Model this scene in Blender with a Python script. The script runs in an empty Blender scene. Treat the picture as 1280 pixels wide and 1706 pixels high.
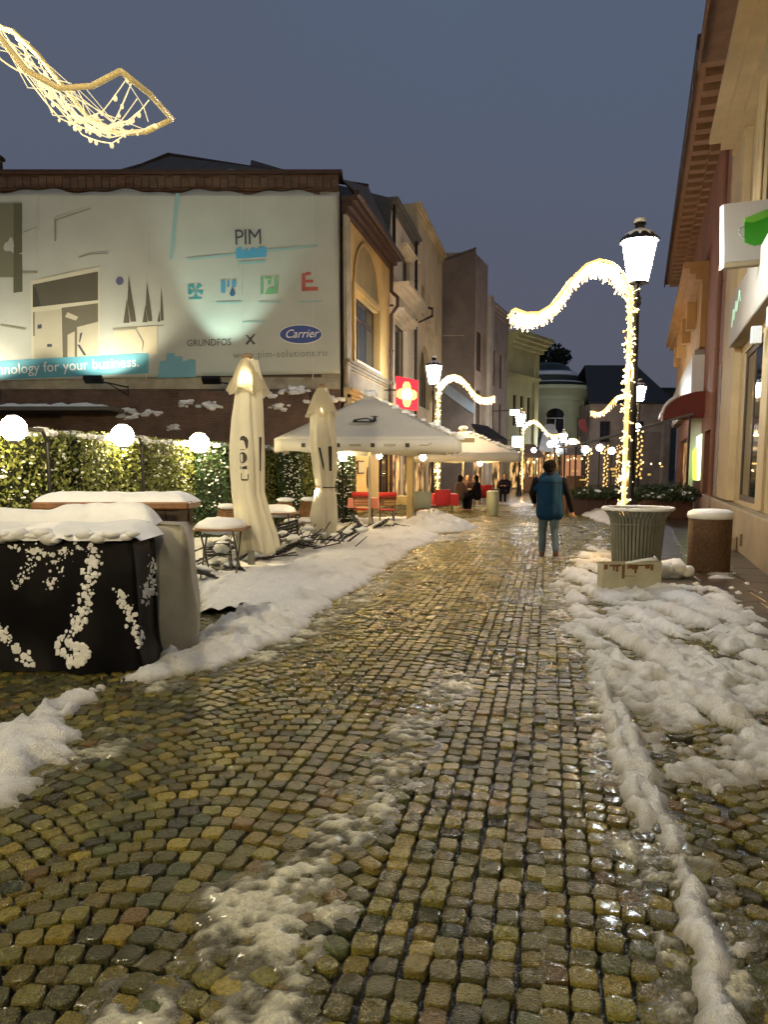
import bpy, math, random
import numpy as np
from mathutils import Matrix, Vector, noise as mnoise
R = math.radians
random.seed(7); rng = np.random.default_rng(7)
sc = bpy.context.scene
COL = sc.collection

# ---------------------------------------------------------------- camera
F, CX, PY0 = 1250.0, 640.0, 922.0
YAW, PITCH, EYE = R(12.4), R(6.5), 1.6
cd = bpy.data.cameras.new("camera"); cam = bpy.data.objects.new("camera", cd); COL.objects.link(cam)
cd.sensor_fit = 'VERTICAL'; cd.sensor_height = 36; cd.lens = 36 * F / 1706; cd.shift_y = 69 / 1706
cd.clip_start = 0.05; cd.clip_end = 2000
cam.location = (0, 0, EYE); cam.rotation_euler = (R(90) - PITCH, 0, YAW)
sc.camera = cam
sc.render.resolution_x, sc.render.resolution_y = 769, 1024

# ---------------------------------------------------------------- world, exposure
w = bpy.data.worlds.new("World"); sc.world = w; w.use_nodes = True
nt = w.node_tree; nt.nodes.clear()
out = nt.nodes.new('ShaderNodeOutputWorld'); bg = nt.nodes.new('ShaderNodeBackground')
tc = nt.nodes.new('ShaderNodeTexCoord'); sep = nt.nodes.new('ShaderNodeSeparateXYZ')
nz = nt.nodes.new('ShaderNodeTexNoise'); nz.inputs['Scale'].default_value = 1.6; nz.inputs['Detail'].default_value = 4
ad = nt.nodes.new('ShaderNodeMath'); ad.operation = 'MULTIPLY_ADD'; ad.inputs[1].default_value = 0.7
rp = nt.nodes.new('ShaderNodeValToRGB')
nt.links.new(tc.outputs['Generated'], sep.inputs[0]); nt.links.new(tc.outputs['Generated'], nz.inputs['Vector'])
nt.links.new(nz.outputs['Fac'], ad.inputs[0]); nt.links.new(sep.outputs['Z'], ad.inputs[2])
nt.links.new(ad.outputs[0], rp.inputs[0])
e = rp.color_ramp.elements
e[0].position = 0.22; e[0].color = (0.100, 0.088, 0.112, 1)
e[1].position = 1.0; e[1].color = (0.090, 0.118, 0.178, 1)
x = e.new(0.52); x.color = (0.098, 0.104, 0.142, 1)
nt.links.new(rp.outputs[0], bg.inputs['Color']); bg.inputs['Strength'].default_value = 1.0
nt.links.new(bg.outputs[0], out.inputs[0])
sc.view_settings.view_transform = 'Standard'; sc.view_settings.look = 'None'
sc.view_settings.exposure = 0.0; sc.view_settings.gamma = 1.0
cy = sc.cycles
cy.use_denoising = True; cy.max_bounces = 6; cy.diffuse_bounces = 3; cy.glossy_bounces = 3
cy.transmission_bounces = 4; cy.transparent_max_bounces = 8; cy.sample_clamp_indirect = 3.0; cy.use_light_tree = True
cy.caustics_reflective = False; cy.caustics_refractive = False

# ---------------------------------------------------------------- photo geometry -> world
CAMROT = Matrix.Rotation(YAW, 3, 'Z') @ Matrix.Rotation(R(90) - PITCH, 3, 'X')
FWD = Vector((-math.sin(YAW), math.cos(YAW), 0)); RGT = Vector((math.cos(YAW), math.sin(YAW), 0))
def ray(px, py): return CAMROT @ Vector(((px - CX) / F, -(py - PY0) / F, -1))
def G(px, py, z=0.0):
    r = ray(px, py); t = (z - EYE) / r.z; return Vector((r.x * t, r.y * t, z))
def W(px, py, d):
    r = ray(px, py); t = d / r.dot(FWD); return Vector((0, 0, EYE)) + r * t
def CA(x, d, z=0.0): return RGT * x + FWD * d + Vector((0, 0, z))
def PXV(X, Y, Z):
    """vectorised projection to photo pixels, for choosing what is in view"""
    M = np.array(CAMROT).T; P = np.stack([X, Y, Z - EYE])
    c = M @ P.reshape(3, -1); return CX + F * c[0] / -c[2], PY0 - F * c[1] / -c[2], -c[2]

# ---------------------------------------------------------------- materials
def newmat(name):
    m = bpy.data.materials.new(name); m.use_nodes = True
    n = m.node_tree.nodes; return m, n, m.node_tree.links, n['Principled BSDF']
MATS = {}
def M(name, col=(.5, .5, .5), rough=.7, metal=0, var=.18, vs=1.5, bump=.25, bs=30, emis=None, es=0, coat=0, spec=.5,
      transl=0, sample=True, stain=None, stains=.0, alpha=1, attr=None):
    if name in MATS: return MATS[name]
    m, n, l, p = newmat(name); MATS[name] = m
    p.inputs['Base Color'].default_value = (*col, 1); p.inputs['Roughness'].default_value = rough
    p.inputs['Metallic'].default_value = metal; p.inputs['Coat Weight'].default_value = coat
    p.inputs['Coat Roughness'].default_value = .12; p.inputs['Specular IOR Level'].default_value = spec
    g = n.new('ShaderNodeNewGeometry'); last = None
    if var > 0 or attr:
        a = n.new('ShaderNodeTexNoise'); a.inputs['Scale'].default_value = vs; a.inputs['Detail'].default_value = 6
        a.inputs['Roughness'].default_value = .65; l.new(g.outputs['Position'], a.inputs['Vector'])
        mr = n.new('ShaderNodeMapRange'); mr.inputs[1].default_value = .3; mr.inputs[2].default_value = .7
        mr.inputs[3].default_value = 1 - var; mr.inputs[4].default_value = 1 + var; l.new(a.outputs['Fac'], mr.inputs[0])
        mx = n.new('ShaderNodeMix'); mx.data_type = 'RGBA'; mx.blend_type = 'MULTIPLY'; mx.inputs[0].default_value = 1
        mx.inputs[6].default_value = (*col, 1)
        if attr:
            at = n.new('ShaderNodeAttribute'); at.attribute_name = attr; l.new(at.outputs['Color'], mx.inputs[6])
        l.new(mr.outputs[0], mx.inputs[7]); last = mx.outputs[2]
        if stain:
            b = n.new('ShaderNodeTexNoise'); b.inputs['Scale'].default_value = vs * .45; b.inputs['Detail'].default_value = 8
            l.new(g.outputs['Position'], b.inputs['Vector'])
            m2 = n.new('ShaderNodeMapRange'); m2.inputs[1].default_value = .5; m2.inputs[2].default_value = .72
            m2.inputs[4].default_value = stains; l.new(b.outputs['Fac'], m2.inputs[0])
            x2 = n.new('ShaderNodeMix'); x2.data_type = 'RGBA'; l.new(m2.outputs[0], x2.inputs[0]); l.new(last, x2.inputs[6])
            x2.inputs[7].default_value = (*stain, 1); last = x2.outputs[2]
        l.new(last, p.inputs['Base Color'])
    if bump > 0:
        b = n.new('ShaderNodeTexNoise'); b.inputs['Scale'].default_value = bs; b.inputs['Detail'].default_value = 5
        l.new(g.outputs['Position'], b.inputs['Vector'])
        bp = n.new('ShaderNodeBump'); bp.inputs['Strength'].default_value = bump; bp.inputs['Distance'].default_value = .02
        l.new(b.outputs['Fac'], bp.inputs['Height']); l.new(bp.outputs[0], p.inputs['Normal'])
    if emis:
        p.inputs['Emission Color'].default_value = (*emis, 1); p.inputs['Emission Strength'].default_value = es
        if not sample: m.cycles.emission_sampling = 'NONE'
    if transl > 0:
        t = n.new('ShaderNodeBsdfTranslucent'); t.inputs[0].default_value = (*col, 1)
        s = n.new('ShaderNodeMixShader'); s.inputs[0].default_value = transl
        o = n['Material Output']; l.new(p.outputs[0], s.inputs[1]); l.new(t.outputs[0], s.inputs[2]); l.new(s.outputs[0], o.inputs[0])
    if alpha < 1: p.inputs['Alpha'].default_value = alpha
    return m
def brickmat(name, c1, c2, mortar, scale=1.0, rough=.85):
    if name in MATS: return MATS[name]
    m, n, l, p = newmat(name); MATS[name] = m
    tc = n.new('ShaderNodeTexCoord'); mp = n.new('ShaderNodeMapping'); mp.inputs['Rotation'].default_value = (R(90), 0, 0)
    b = n.new('ShaderNodeTexBrick'); b.inputs['Scale'].default_value = scale
    b.inputs['Color1'].default_value = (*c1, 1); b.inputs['Color2'].default_value = (*c2, 1); b.inputs['Mortar'].default_value = (*mortar, 1)
    b.inputs['Brick Width'].default_value = .26; b.inputs['Row Height'].default_value = .08; b.inputs['Mortar Size'].default_value = .012
    l.new(tc.outputs['Object'], mp.inputs[0]); l.new(mp.outputs[0], b.inputs['Vector'])
    nz = n.new('ShaderNodeTexNoise'); nz.inputs['Scale'].default_value = 2.5; nz.inputs['Detail'].default_value = 8
    l.new(tc.outputs['Object'], nz.inputs['Vector'])
    mr = n.new('ShaderNodeMapRange'); mr.inputs[3].default_value = .35; mr.inputs[4].default_value = 1.6; l.new(nz.outputs['Fac'], mr.inputs[0])
    mx = n.new('ShaderNodeMix'); mx.data_type = 'RGBA'; mx.blend_type = 'MULTIPLY'; mx.inputs[0].default_value = 1
    l.new(b.outputs['Color'], mx.inputs[6]); l.new(mr.outputs[0], mx.inputs[7]); l.new(mx.outputs[2], p.inputs['Base Color'])
    p.inputs['Roughness'].default_value = rough
    bp = n.new('ShaderNodeBump'); bp.inputs['Strength'].default_value = .6; bp.inputs['Distance'].default_value = .02
    inv = n.new('ShaderNodeMath'); inv.operation = 'SUBTRACT'; inv.inputs[0].default_value = 1; l.new(b.outputs['Fac'], inv.inputs[1])
    l.new(inv.outputs[0], bp.inputs['Height']); l.new(bp.outputs[0], p.inputs['Normal'])
    return m
WARM = (1.0, .72, .34)
m_snow = M('snow', (.76, .79, .84), .55, var=.07, vs=7, bump=.35, bs=22)
m_iron = M('dark_iron', (.018, .019, .02), .45, metal=.6, var=.1, bump=.1)
m_steel = M('galvanised_steel', (.35, .36, .33), .4, metal=.7, bump=.1)
m_wood = M('varnished_wood', (.22, .10, .035), .45, var=.35, vs=9, bump=.15)
m_darkwood = M('dark_wood', (.05, .028, .015), .6, var=.3, vs=8)
m_white = M('white_paint', (.7, .69, .64), .5, var=.08, bump=.08)
m_glass = M('dark_glass', (.012, .014, .016), .06, var=0, bump=.02, bs=4, spec=.7)
m_glassw = M('curtained_glass', (.05, .05, .04), .12, var=.3, vs=3, bump=.02, bs=4, spec=.7)
m_lan = M('lantern_glow', (.9, .95, 1), .3, var=0, bump=0, emis=(.84, .93, 1), es=240)
m_lanf = M('far_lantern_glow', (.9, .95, 1), .3, var=0, bump=0, emis=(.84, .93, 1), es=170)
m_globe = M('globe_glow', (1, .95, .8), .3, var=0, bump=0, emis=(1, .78, .40), es=130)
m_string = M('string_light_glow', (1, .8, .5), .3, var=0, bump=0, emis=(1, .58, .14), es=1.7, sample=False)
m_stringw = M('string_light_white_glow', (1, .9, .8), .3, var=0, bump=0, emis=(1, .80, .50), es=2.6, sample=False)
m_rail = M('rope_light_glow', (1, .8, .4), .3, var=0, bump=0, emis=(1, .56, .13), es=1.9, sample=False)
m_rope_dim = M('dim_rope_light', (.75, .62, .3), .25, var=.2, vs=20, bump=0, emis=(1, .74, .3), es=.22, sample=False)
m_bulb_dim = M('dim_bulb', (.9, .8, .5), .2, var=0, bump=0, emis=(1, .86, .5), es=.8, sample=False)

# ---------------------------------------------------------------- mesh builder
MWD = {}
def tag(o, label=None, cat=None, group=None, kind=None):
    if label: o['label'] = label
    if cat: o['category'] = cat
    if group: o['group'] = group
    if kind: o['kind'] = kind
    return o
def empty(name, loc, rz=0, label=None, cat=None, group=None):
    o = bpy.data.objects.new(name, None); COL.objects.link(o); o.empty_display_size = .2
    o.location = loc; o.rotation_euler = (0, 0, rz)
    MWD[o.name] = Matrix.Translation(Vector(loc)) @ Matrix.Rotation(rz, 4, 'Z')
    return tag(o, label, cat, group)
def mw(o): return MWD.get(o.name, Matrix.Identity(4))
class MB:
    def __init__(s): s.v = []; s.f = []; s.m = []; s.cur = 0
    def add(s, vs, fs):
        b = len(s.v); s.v += [tuple(v) for v in vs]; s.f += [tuple(i + b for i in f) for f in fs]; s.m += [s.cur] * len(fs); return s
    def box(s, x0, x1, y0, y1, z0, z1, mat=None):
        vs = [(x, y, z) for z in (z0, z1) for y in (y0, y1) for x in (x0, x1)]
        if mat: vs = [mat @ Vector(v) for v in vs]
        return s.add(vs, [(0, 2, 3, 1), (4, 5, 7, 6), (0, 1, 5, 4), (2, 6, 7, 3), (0, 4, 6, 2), (1, 3, 7, 5)])
    def bevbox(s, x0, x1, y0, y1, z0, z1, b=.01, mat=None):
        vs = []; fs = []
        for z, i in ((z0, b), (z0 + b, 0), (z1 - b, 0), (z1, b)):
            X0, X1, Y0, Y1 = x0 + i, x1 - i, y0 + i, y1 - i
            vs += [(X0 + b, Y0, z), (X1 - b, Y0, z), (X1, Y0 + b, z), (X1, Y1 - b, z), (X1 - b, Y1, z), (X0 + b, Y1, z), (X0, Y1 - b, z), (X0, Y0 + b, z)]
        for k in range(3):
            for j in range(8): fs.append((k * 8 + j, k * 8 + (j + 1) % 8, k * 8 + 8 + (j + 1) % 8, k * 8 + 8 + j))
        fs += [tuple(range(7, -1, -1)), tuple(range(24, 32))]
        if mat: vs = [mat @ Vector(v) for v in vs]
        return s.add(vs, fs)
    def tube(s, pts, r, n=8, caps=True):
        pts = [Vector(p) for p in pts]; k = len(pts)
        rs = r if isinstance(r, (list, tuple)) else [r] * k
        vs = []; up = None
        for i, p in enumerate(pts):
            t = (pts[min(i + 1, k - 1)] - pts[max(i - 1, 0)]).normalized()
            if up is None: up = Vector((0, 0, 1)) if abs(t.z) < .9 else Vector((1, 0, 0))
            a = t.cross(up).normalized(); b = a.cross(t).normalized(); up = b
            for j in range(n):
                q = 2 * math.pi * j / n; vs.append(p + (a * math.cos(q) + b * math.sin(q)) * rs[i])
        fs = [(i * n + j, i * n + (j + 1) % n, (i + 1) * n + (j + 1) % n, (i + 1) * n + j) for i in range(k - 1) for j in range(n)]
        if caps: fs += [tuple(range(n - 1, -1, -1)), tuple(range((k - 1) * n, k * n))]
        return s.add(vs, fs)
    def lathe(s, prof, n=20, c=(0, 0, 0), fn=None):
        vs = []
        for r, z in prof:
            for j in range(n):
                q = 2 * math.pi * j / n; rr = r if fn is None else r * fn(q, z)
                vs.append((c[0] + rr * math.cos(q), c[1] + rr * math.sin(q), c[2] + z))
        k = len(prof)
        fs = [(i * n + j, i * n + (j + 1) % n, (i + 1) * n + (j + 1) % n, (i + 1) * n + j) for i in range(k - 1) for j in range(n)]
        fs += [tuple(range(n - 1, -1, -1)), tuple(range((k - 1) * n, k * n))]
        return s.add(vs, fs)
    def ball(s, c, r, n=8, m=5, sz=1, jit=0):
        vs = [(c[0], c[1], c[2] - r * sz)]
        for i in range(1, m):
            a = math.pi * i / m
            for j in range(n):
                q = 2 * math.pi * j / n; k = r * (1 + random.uniform(-jit, jit))
                vs.append((c[0] + k * math.sin(a) * math.cos(q), c[1] + k * math.sin(a) * math.sin(q), c[2] - k * math.cos(a) * sz))
        vs.append((c[0], c[1], c[2] + r * sz)); L = len(vs) - 1
        fs = [(0, 1 + (j + 1) % n, 1 + j) for j in range(n)] + [(L, L - n + j, L - n + (j + 1) % n) for j in range(n)]
        fs += [(1 + i * n + j, 1 + i * n + (j + 1) % n, 1 + (i + 1) * n + (j + 1) % n, 1 + (i + 1) * n + j) for i in range(m - 2) for j in range(n)]
        return s.add(vs, fs)
    def poly(s, pts, thick=None):
        """thick: vector; extruded polygon"""
        n = len(pts); pts = [Vector(p) for p in pts]
        if thick is None: return s.add(pts, [tuple(range(n))])
        t = Vector(thick)
        return s.add(pts + [p + t for p in pts], [tuple(range(n)), tuple(range(2 * n - 1, n - 1, -1))] + [(i, i + n, (i + 1) % n + n, (i + 1) % n) for i in range(n)])
    def build(s, name, mats, parent=None, world=True, smooth=False, loc=None):
        if not isinstance(mats, (list, tuple)): mats = [mats]
        me = bpy.data.meshes.new(name); vs = s.v; o = bpy.data.objects.new(name, me)
        if parent is not None:
            P = mw(parent); MWD[o.name] = P
            if world: I = P.inverted(); vs = [I @ Vector(v) for v in vs]
            o.parent = parent
        elif loc is not None:
            L = Vector(loc); vs = [Vector(v) - L for v in vs] if world else vs; o.location = L; MWD[o.name] = Matrix.Translation(L)
        me.from_pydata([tuple(v) for v in vs], [], s.f)
        for m in mats: me.materials.append(m)
        if len(mats) > 1: me.polygons.foreach_set('material_index', s.m)
        if smooth: me.polygons.foreach_set('use_smooth', [True] * len(s.f))
        if smooth and smooth != True: me.set_sharp_from_angle(angle=R(smooth))
        me.update(); COL.objects.link(o); return o
def copy_tree(o, parent=None):
    c = o.copy(); COL.objects.link(c)
    if parent is not None: c.parent = parent
    MWD[c.name] = mw(o)
    for ch in [k for k in bpy.data.objects if k.parent == o]: copy_tree(ch, c)
    return c
def place(o, loc, rz=0, label=None):
    o.location = loc; o.rotation_euler = (0, 0, rz); MWD[o.name] = Matrix.Translation(Vector(loc)) @ Matrix.Rotation(rz, 4, 'Z')
    if label: o['label'] = label
    return o
def textgeo(body, size=1.0, bold=0.0, space=1.0, shear=0.0, align='LEFT'):
    c = bpy.data.curves.new('t', 'FONT'); c.body = body; c.size = size; c.offset = bold; c.space_character = space; c.shear = shear
    c.align_x = align; c.resolution_u = 3
    o = bpy.data.objects.new('t', c); COL.objects.link(o); dg = bpy.context.evaluated_depsgraph_get(); dg.update()
    me = bpy.data.meshes.new_from_object(o.evaluated_get(dg)); vs = [tuple(v.co) for v in me.vertices]; fs = [tuple(p.vertices) for p in me.polygons]
    bpy.data.objects.remove(o); bpy.data.meshes.remove(me); bpy.data.curves.remove(c); return vs, fs
def fbm(x, y, sc_=1.0, oct_=4, seed=0):
    x = np.asarray(x, float) * sc_ + seed * 17.3; y = np.asarray(y, float) * sc_ + seed * 9.1; t = 0; a = .5
    for k in range(oct_):
        xi = np.floor(x).astype(np.int64); yi = np.floor(y).astype(np.int64); fx = x - xi; fy = y - yi
        fx = fx * fx * (3 - 2 * fx); fy = fy * fy * (3 - 2 * fy)
        def h(a_, b_):
            n = (a_ * 374761393 + b_ * 668265263 + k * 1442695 + seed * 97) & 0x7fffffff
            n = ((n ^ (n >> 13)) * 1274126177) & 0x7fffffff; return ((n ^ (n >> 16)) & 0xffff) / 65535.0
        v = (h(xi, yi) * (1 - fx) + h(xi + 1, yi) * fx) * (1 - fy) + (h(xi, yi + 1) * (1 - fx) + h(xi + 1, yi + 1) * fx) * fy
        t = t + a * (v - .5) * 2; a *= .5; x = x * 2.03; y = y * 2.03
    return t
def npmesh(name, V, Fq, mats, smooth=True, col=None, parent=None):
    me = bpy.data.meshes.new(name); n = len(V); k = Fq.shape[1]
    me.vertices.add(n); me.vertices.foreach_set('co', V.astype(np.float32).ravel())
    me.loops.add(Fq.size); me.loops.foreach_set('vertex_index', Fq.astype(np.int32).ravel())
    me.polygons.add(len(Fq)); me.polygons.foreach_set('loop_start', np.arange(0, Fq.size, k, dtype=np.int32))
    if smooth: me.polygons.foreach_set('use_smooth', np.ones(len(Fq), dtype=bool))
    if col is not None:
        a = me.color_attributes.new('tint', 'FLOAT_COLOR', 'POINT'); a.data.foreach_set('color', col.astype(np.float32).ravel())
    me.materials.append(mats); me.update(calc_edges=True); me.validate()
    o = bpy.data.objects.new(name, me); COL.objects.link(o)
    if parent: o.parent = parent
    return o
# ================================================================ GROUND
m_joint = M('wet_joint_grit', (.012, .010, .007), .3, var=.4, vs=12, bump=.6, bs=60, spec=.6)
m_sett = M('wet_granite_setts', (.1, .1, .1), .30, var=.5, vs=70, bump=.9, bs=130, coat=.12, attr='tint')
n_ = m_sett.node_tree.nodes; l_ = m_sett.node_tree.links; p_ = n_['Principled BSDF']        # wetter and drier patches
g_ = n_.new('ShaderNodeNewGeometry'); a_ = n_.new('ShaderNodeTexNoise'); a_.inputs['Scale'].default_value = .9; a_.inputs['Detail'].default_value = 6; r_ = n_.new('ShaderNodeMapRange')
r_.inputs[1].default_value = .35; r_.inputs[2].default_value = .65; r_.inputs[3].default_value = .17; r_.inputs[4].default_value = .46; l_.new(g_.outputs['Position'], a_.inputs['Vector']); l_.new(a_.outputs['Fac'], r_.inputs[0]); l_.new(r_.outputs[0], p_.inputs['Roughness'])
m_pave = M('wet_dark_slabs', (.05, .038, .028), .3, var=.3, vs=3, bump=.3, bs=14)
# road beyond the modelled setts: brick bump
mf, n_, l_, p_ = newmat('far_wet_setts')
tc_ = n_.new('ShaderNodeTexCoord'); b_ = n_.new('ShaderNodeTexBrick'); b_.inputs['Scale'].default_value = 1
b_.inputs['Brick Width'].default_value = .13; b_.inputs['Row Height'].default_value = .11; b_.inputs['Mortar Size'].default_value = .012
b_.inputs['Color1'].default_value = (.09, .075, .05, 1); b_.inputs['Color2'].default_value = (.05, .045, .04, 1); b_.inputs['Mortar'].default_value = (.015, .012, .01, 1)
l_.new(tc_.outputs['Object'], b_.inputs['Vector']); l_.new(b_.outputs['Color'], p_.inputs['Base Color']); p_.inputs['Roughness'].default_value = .22
bp_ = n_.new('ShaderNodeBump'); bp_.invert = True; bp_.inputs['Strength'].default_value = .5; bp_.inputs['Distance'].default_value = .02
l_.new(b_.outputs['Fac'], bp_.inputs['Height']); l_.new(bp_.outputs[0], p_.inputs['Normal'])
g = MB(); g.box(-400, 400, -60, 900, -1.2, -.03); tag(g.build('ground', m_joint), kind='structure')
RW = lambda Y: 2.13 + .11 * Y            # line of the right hand facades
g = MB(); g.poly([(-7, 30, -.012), (RW(30), 30, -.012), (RW(160), 160, -.012), (-12, 160, -.012)]); tag(g.build('road', mf), kind='structure')
g = MB()                                   # slab pavement at the right
for k in range(60):
    y0 = -4 + k * .8
    for j in range(4):
        off = .3 * (k % 2)
        x1 = RW(y0) - .02 - j * .62; x0 = x1 - .6
        if y0 > 9 or j < 2: g.bevbox(x0, x1, y0 + .006, y0 + .79, -.05, .012 + random.uniform(0, .004), .006)
tag(g.build('pavement', m_pave), kind='structure')

# ---- granite setts: arcs at the sides, straight rows in the middle
st = []                                    # x, y, rot, halfw, halfd
def arcs(c, Wd, s=.106, a=.100, y0=0.6, y1=33, xmin=-99, xmax=99, spread=R(44)):
    Rr = Wd / 2 / math.sin(spread); k = y0
    while k < y1:
        nst = max(3, int(round(2 * spread * Rr / a))); ph = random.uniform(-.3, .3); dth = 2 * spread / nst
        if xmin > -90: ths = [math.asin((xmin + .05 - c) / Rr) + j * dth for j in range(nst + 1)]
        elif xmax < 90: ths = [math.asin((xmax - .05 - c) / Rr) - j * dth for j in range(nst + 1)]
        else: ths = [-spread + (j + ph) * dth for j in range(nst + 1)]
        for th in ths:
            if abs(th) > spread: continue
            x = c + Rr * math.sin(th)
            if x < xmin or x > xmax: continue
            st.append((x, k + Rr * math.cos(th) - Rr, -th, a * .5 * .945, s * math.cos(th) * .5 * .92))
        k += s
arcs(-1.29, 1.36, xmax=-.622); arcs(-2.66, 1.38); arcs(-4.04, 1.38); arcs(-5.42, 1.38); arcs(-6.8, 1.38, y0=8)
x = -.575
while x < -.01:
    y = .4
    while y < 33:
        L = random.uniform(.084, .118); st.append((x, y + L / 2, 0, .0435, L / 2 * .94)); y += L
    x += .0935
arcs(.10, 1.5, xmin=.002, xmax=.85); arcs(1.55, 1.4); arcs(2.95, 1.4); arcs(4.35, 1.4, y0=12)
st = np.array(st)
st[:, 0] += rng.normal(0, .0035, len(st)); st[:, 1] += rng.normal(0, .004, len(st)); st[:, 2] += rng.normal(0, .045, len(st))
st[:, 3:] *= rng.uniform(.9, 1.03, (len(st), 2))
px, py, dd = PXV(st[:, 0], st[:, 1], np.zeros(len(st)))
k = (px > -260) & (px < 1540) & (dd > .5) & (py < 2050) & (st[:, 0] < RW(st[:, 1]) - .7)
st = st[k]; N = len(st)
NS = 12; ang = np.arange(NS) * 2 * np.pi / NS
def sq(a, e=5.0):                        # superellipse: a worn square stone
    c, s = np.cos(a), np.sin(a); r = (np.abs(c) ** e + np.abs(s) ** e) ** (-1 / e); return r * c, r * s
ux, uy = sq(ang + R(15))
rings = [(1.0, -.035), (1.0, -.005), (.965, -.0008), (.92, .0), (.62, .0006)]
jr = rng.uniform(.93, 1.05, (N, 12)); V = []
tiltx = rng.normal(0, .03, N); tilty = rng.normal(0, .03, N); hz = rng.normal(0, .0035, N)
ca, sa = np.cos(st[:, 2]), np.sin(st[:, 2])
def ringv(sx, z, zj=0):
    lx = ux[None] * st[:, 3:4] * sx * jr; ly = uy[None] * st[:, 4:5] * sx * jr
    zz = z + hz[:, None] + (tiltx[:, None] * lx + tilty[:, None] * ly) * (z > -.03) + rng.normal(0, .0017, lx.shape) * zj
    return np.stack([st[:, 0:1] + lx * ca[:, None] - ly * sa[:, None], st[:, 1:2] + lx * sa[:, None] + ly * ca[:, None], zz], -1)
parts = [ringv(s_, z_, i > 0) for i, (s_, z_) in enumerate(rings)]
cen = np.stack([st[:, 0], st[:, 1], hz + .0008], -1)[:, None]
V = np.concatenate(parts + [cen], 1); nv = V.shape[1]
fs = []
for r_ in range(4):
    for j in range(12): fs.append((r_ * 12 + j, r_ * 12 + (j + 1) % 12, r_ * 12 + 12 + (j + 1) % 12, r_ * 12 + 12 + j))
for j in range(0, 12, 2): fs.append((48 + j, 48 + j + 1, 48 + (j + 2) % 12, 60))
fs = np.array(fs); Fq = (fs[None] + (np.arange(N) * nv)[:, None, None]).reshape(-1, 4)
pal = np.array([1.42, 1.46, .44]) * np.array([(.085, .075, .045), (.11, .10, .062), (.13, .105, .055), (.06, .058, .046), (.045, .046, .046), (.15, .115, .05), (.09, .055, .035), (.05, .06, .055), (.17, .135, .07), (.035, .035, .038)])
ci = rng.choice(len(pal), N, p=[.2, .2, .15, .12, .08, .06, .05, .06, .03, .05]); cc = .78 * pal[ci] * rng.uniform(.55, 1.5, (N, 1))
colr = np.concatenate([np.repeat(cc[:, None], nv, 1).reshape(-1, 3), np.ones((N * nv, 1))], 1)
print('SETTS', N)
so = npmesh('street_setts', V.reshape(-1, 3), Fq, m_sett, True, colr); tag(so, kind='structure')

# ---- snow, from outlines laid on the ground
def sdpoly(X, Y, pts):
    P = [G(*p) for p in pts]; d = np.full(X.shape, 1e9); ins = np.zeros(X.shape, bool); n = len(P)
    for i in range(n):
        a, b = P[i], P[(i + 1) % n]; ex, ey = b.x - a.x, b.y - a.y; wx, wy = X - a.x, Y - a.y
        t = np.clip((wx * ex + wy * ey) / (ex * ex + ey * ey + 1e-12), 0, 1); d = np.minimum(d, np.hypot(wx - ex * t, wy - ey * t))
        c = ((a.y <= Y) & (b.y > Y)) | ((b.y <= Y) & (a.y > Y)); xi = a.x + (Y - a.y) / (ey if abs(ey) > 1e-9 else 1e-9) * ex; ins ^= c & (X < xi)
    return np.where(ins, d, -d)
def sdline(X, Y, pts, wd):
    P = [G(*p) for p in pts]; d = np.full(X.shape, 1e9)
    for a, b in zip(P[:-1], P[1:]):
        ex, ey = b.x - a.x, b.y - a.y; wx, wy = X - a.x, Y - a.y; t = np.clip((wx * ex + wy * ey) / (ex * ex + ey * ey), 0, 1)
        d = np.minimum(d, np.hypot(wx - ex * t, wy - ey * t))
    return wd - d
SNOW = [  # (kind, pts, height, edge softness, raggedness, streak)
 ('p', [(330,935),(450,925),(600,880),(660,878),(735,893),(690,915),(640,950),(590,985),(520,1030),(480,1065),(420,1095),(350,1122),(240,1140),(218,1122),(330,1080)], .15, .35, .16, 0),
 ('p', [(-900,1010),(-100,1010),(330,1005),(330,940),(600,884),(740,872),(700,862),(560,866),(-900,878)], .08, .4, .1, 0),
 ('p', [(640,884),(680,862),(735,856),(765,866),(795,880),(760,887),(700,888)], .32, .8, .12, 0),
 ('p', [(-900,1105),(60,1105),(175,1128),(168,1165),(110,1195),(130,1230),(60,1265),(0,1290),(-900,1480)], .09, .16, .22, 0),
 ('p', [(-400,1290),(0,1295),(62,1300),(30,1335),(0,1345),(-400,1400)], .035, .1, .14, 0),
 ('l', [(330,1075),(280,1095),(225,1128)], .07, .12, .12, 0),
 ('p', [(1000,893),(960,925),(932,970),(938,1035),(985,1082),(1005,1150),(1060,1225),(1140,1290),(1190,1322),(1290,1318),(1900,1480),(1900,1190),(1290,1060),(1205,978),(1120,975),(1040,975)], .07, .2, .26, 1),
 ('l', [(998,1120),(1030,1230),(1060,1330),(1085,1380)], .06, .07, .05, 1),
 ('l', [(1030,1170),(1065,1260),(1095,1340),(1120,1385)], .07, .08, .05, 1),
 ('l', [(1110,1380),(1135,1440),(1160,1520),(1180,1600),(1205,1706),(1225,1800)], .07, .07, .045, 1),
 ('p', [(1180,955),(1222,958),(1225,966),(1185,966)], .06, .1, .08, 0),
 ('p', [(1215,1575),(1262,1578),(1255,1602),(1222,1600)], .05, .04, .04, 0),
 ('p', [(968,858),(1010,850),(1060,838),(1060,862),(1020,876)], .25, .6, .1, 0),
 ('p', [(850,842),(885,838),(895,843),(860,846)], .12, .5, .1, 0),
]
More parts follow.
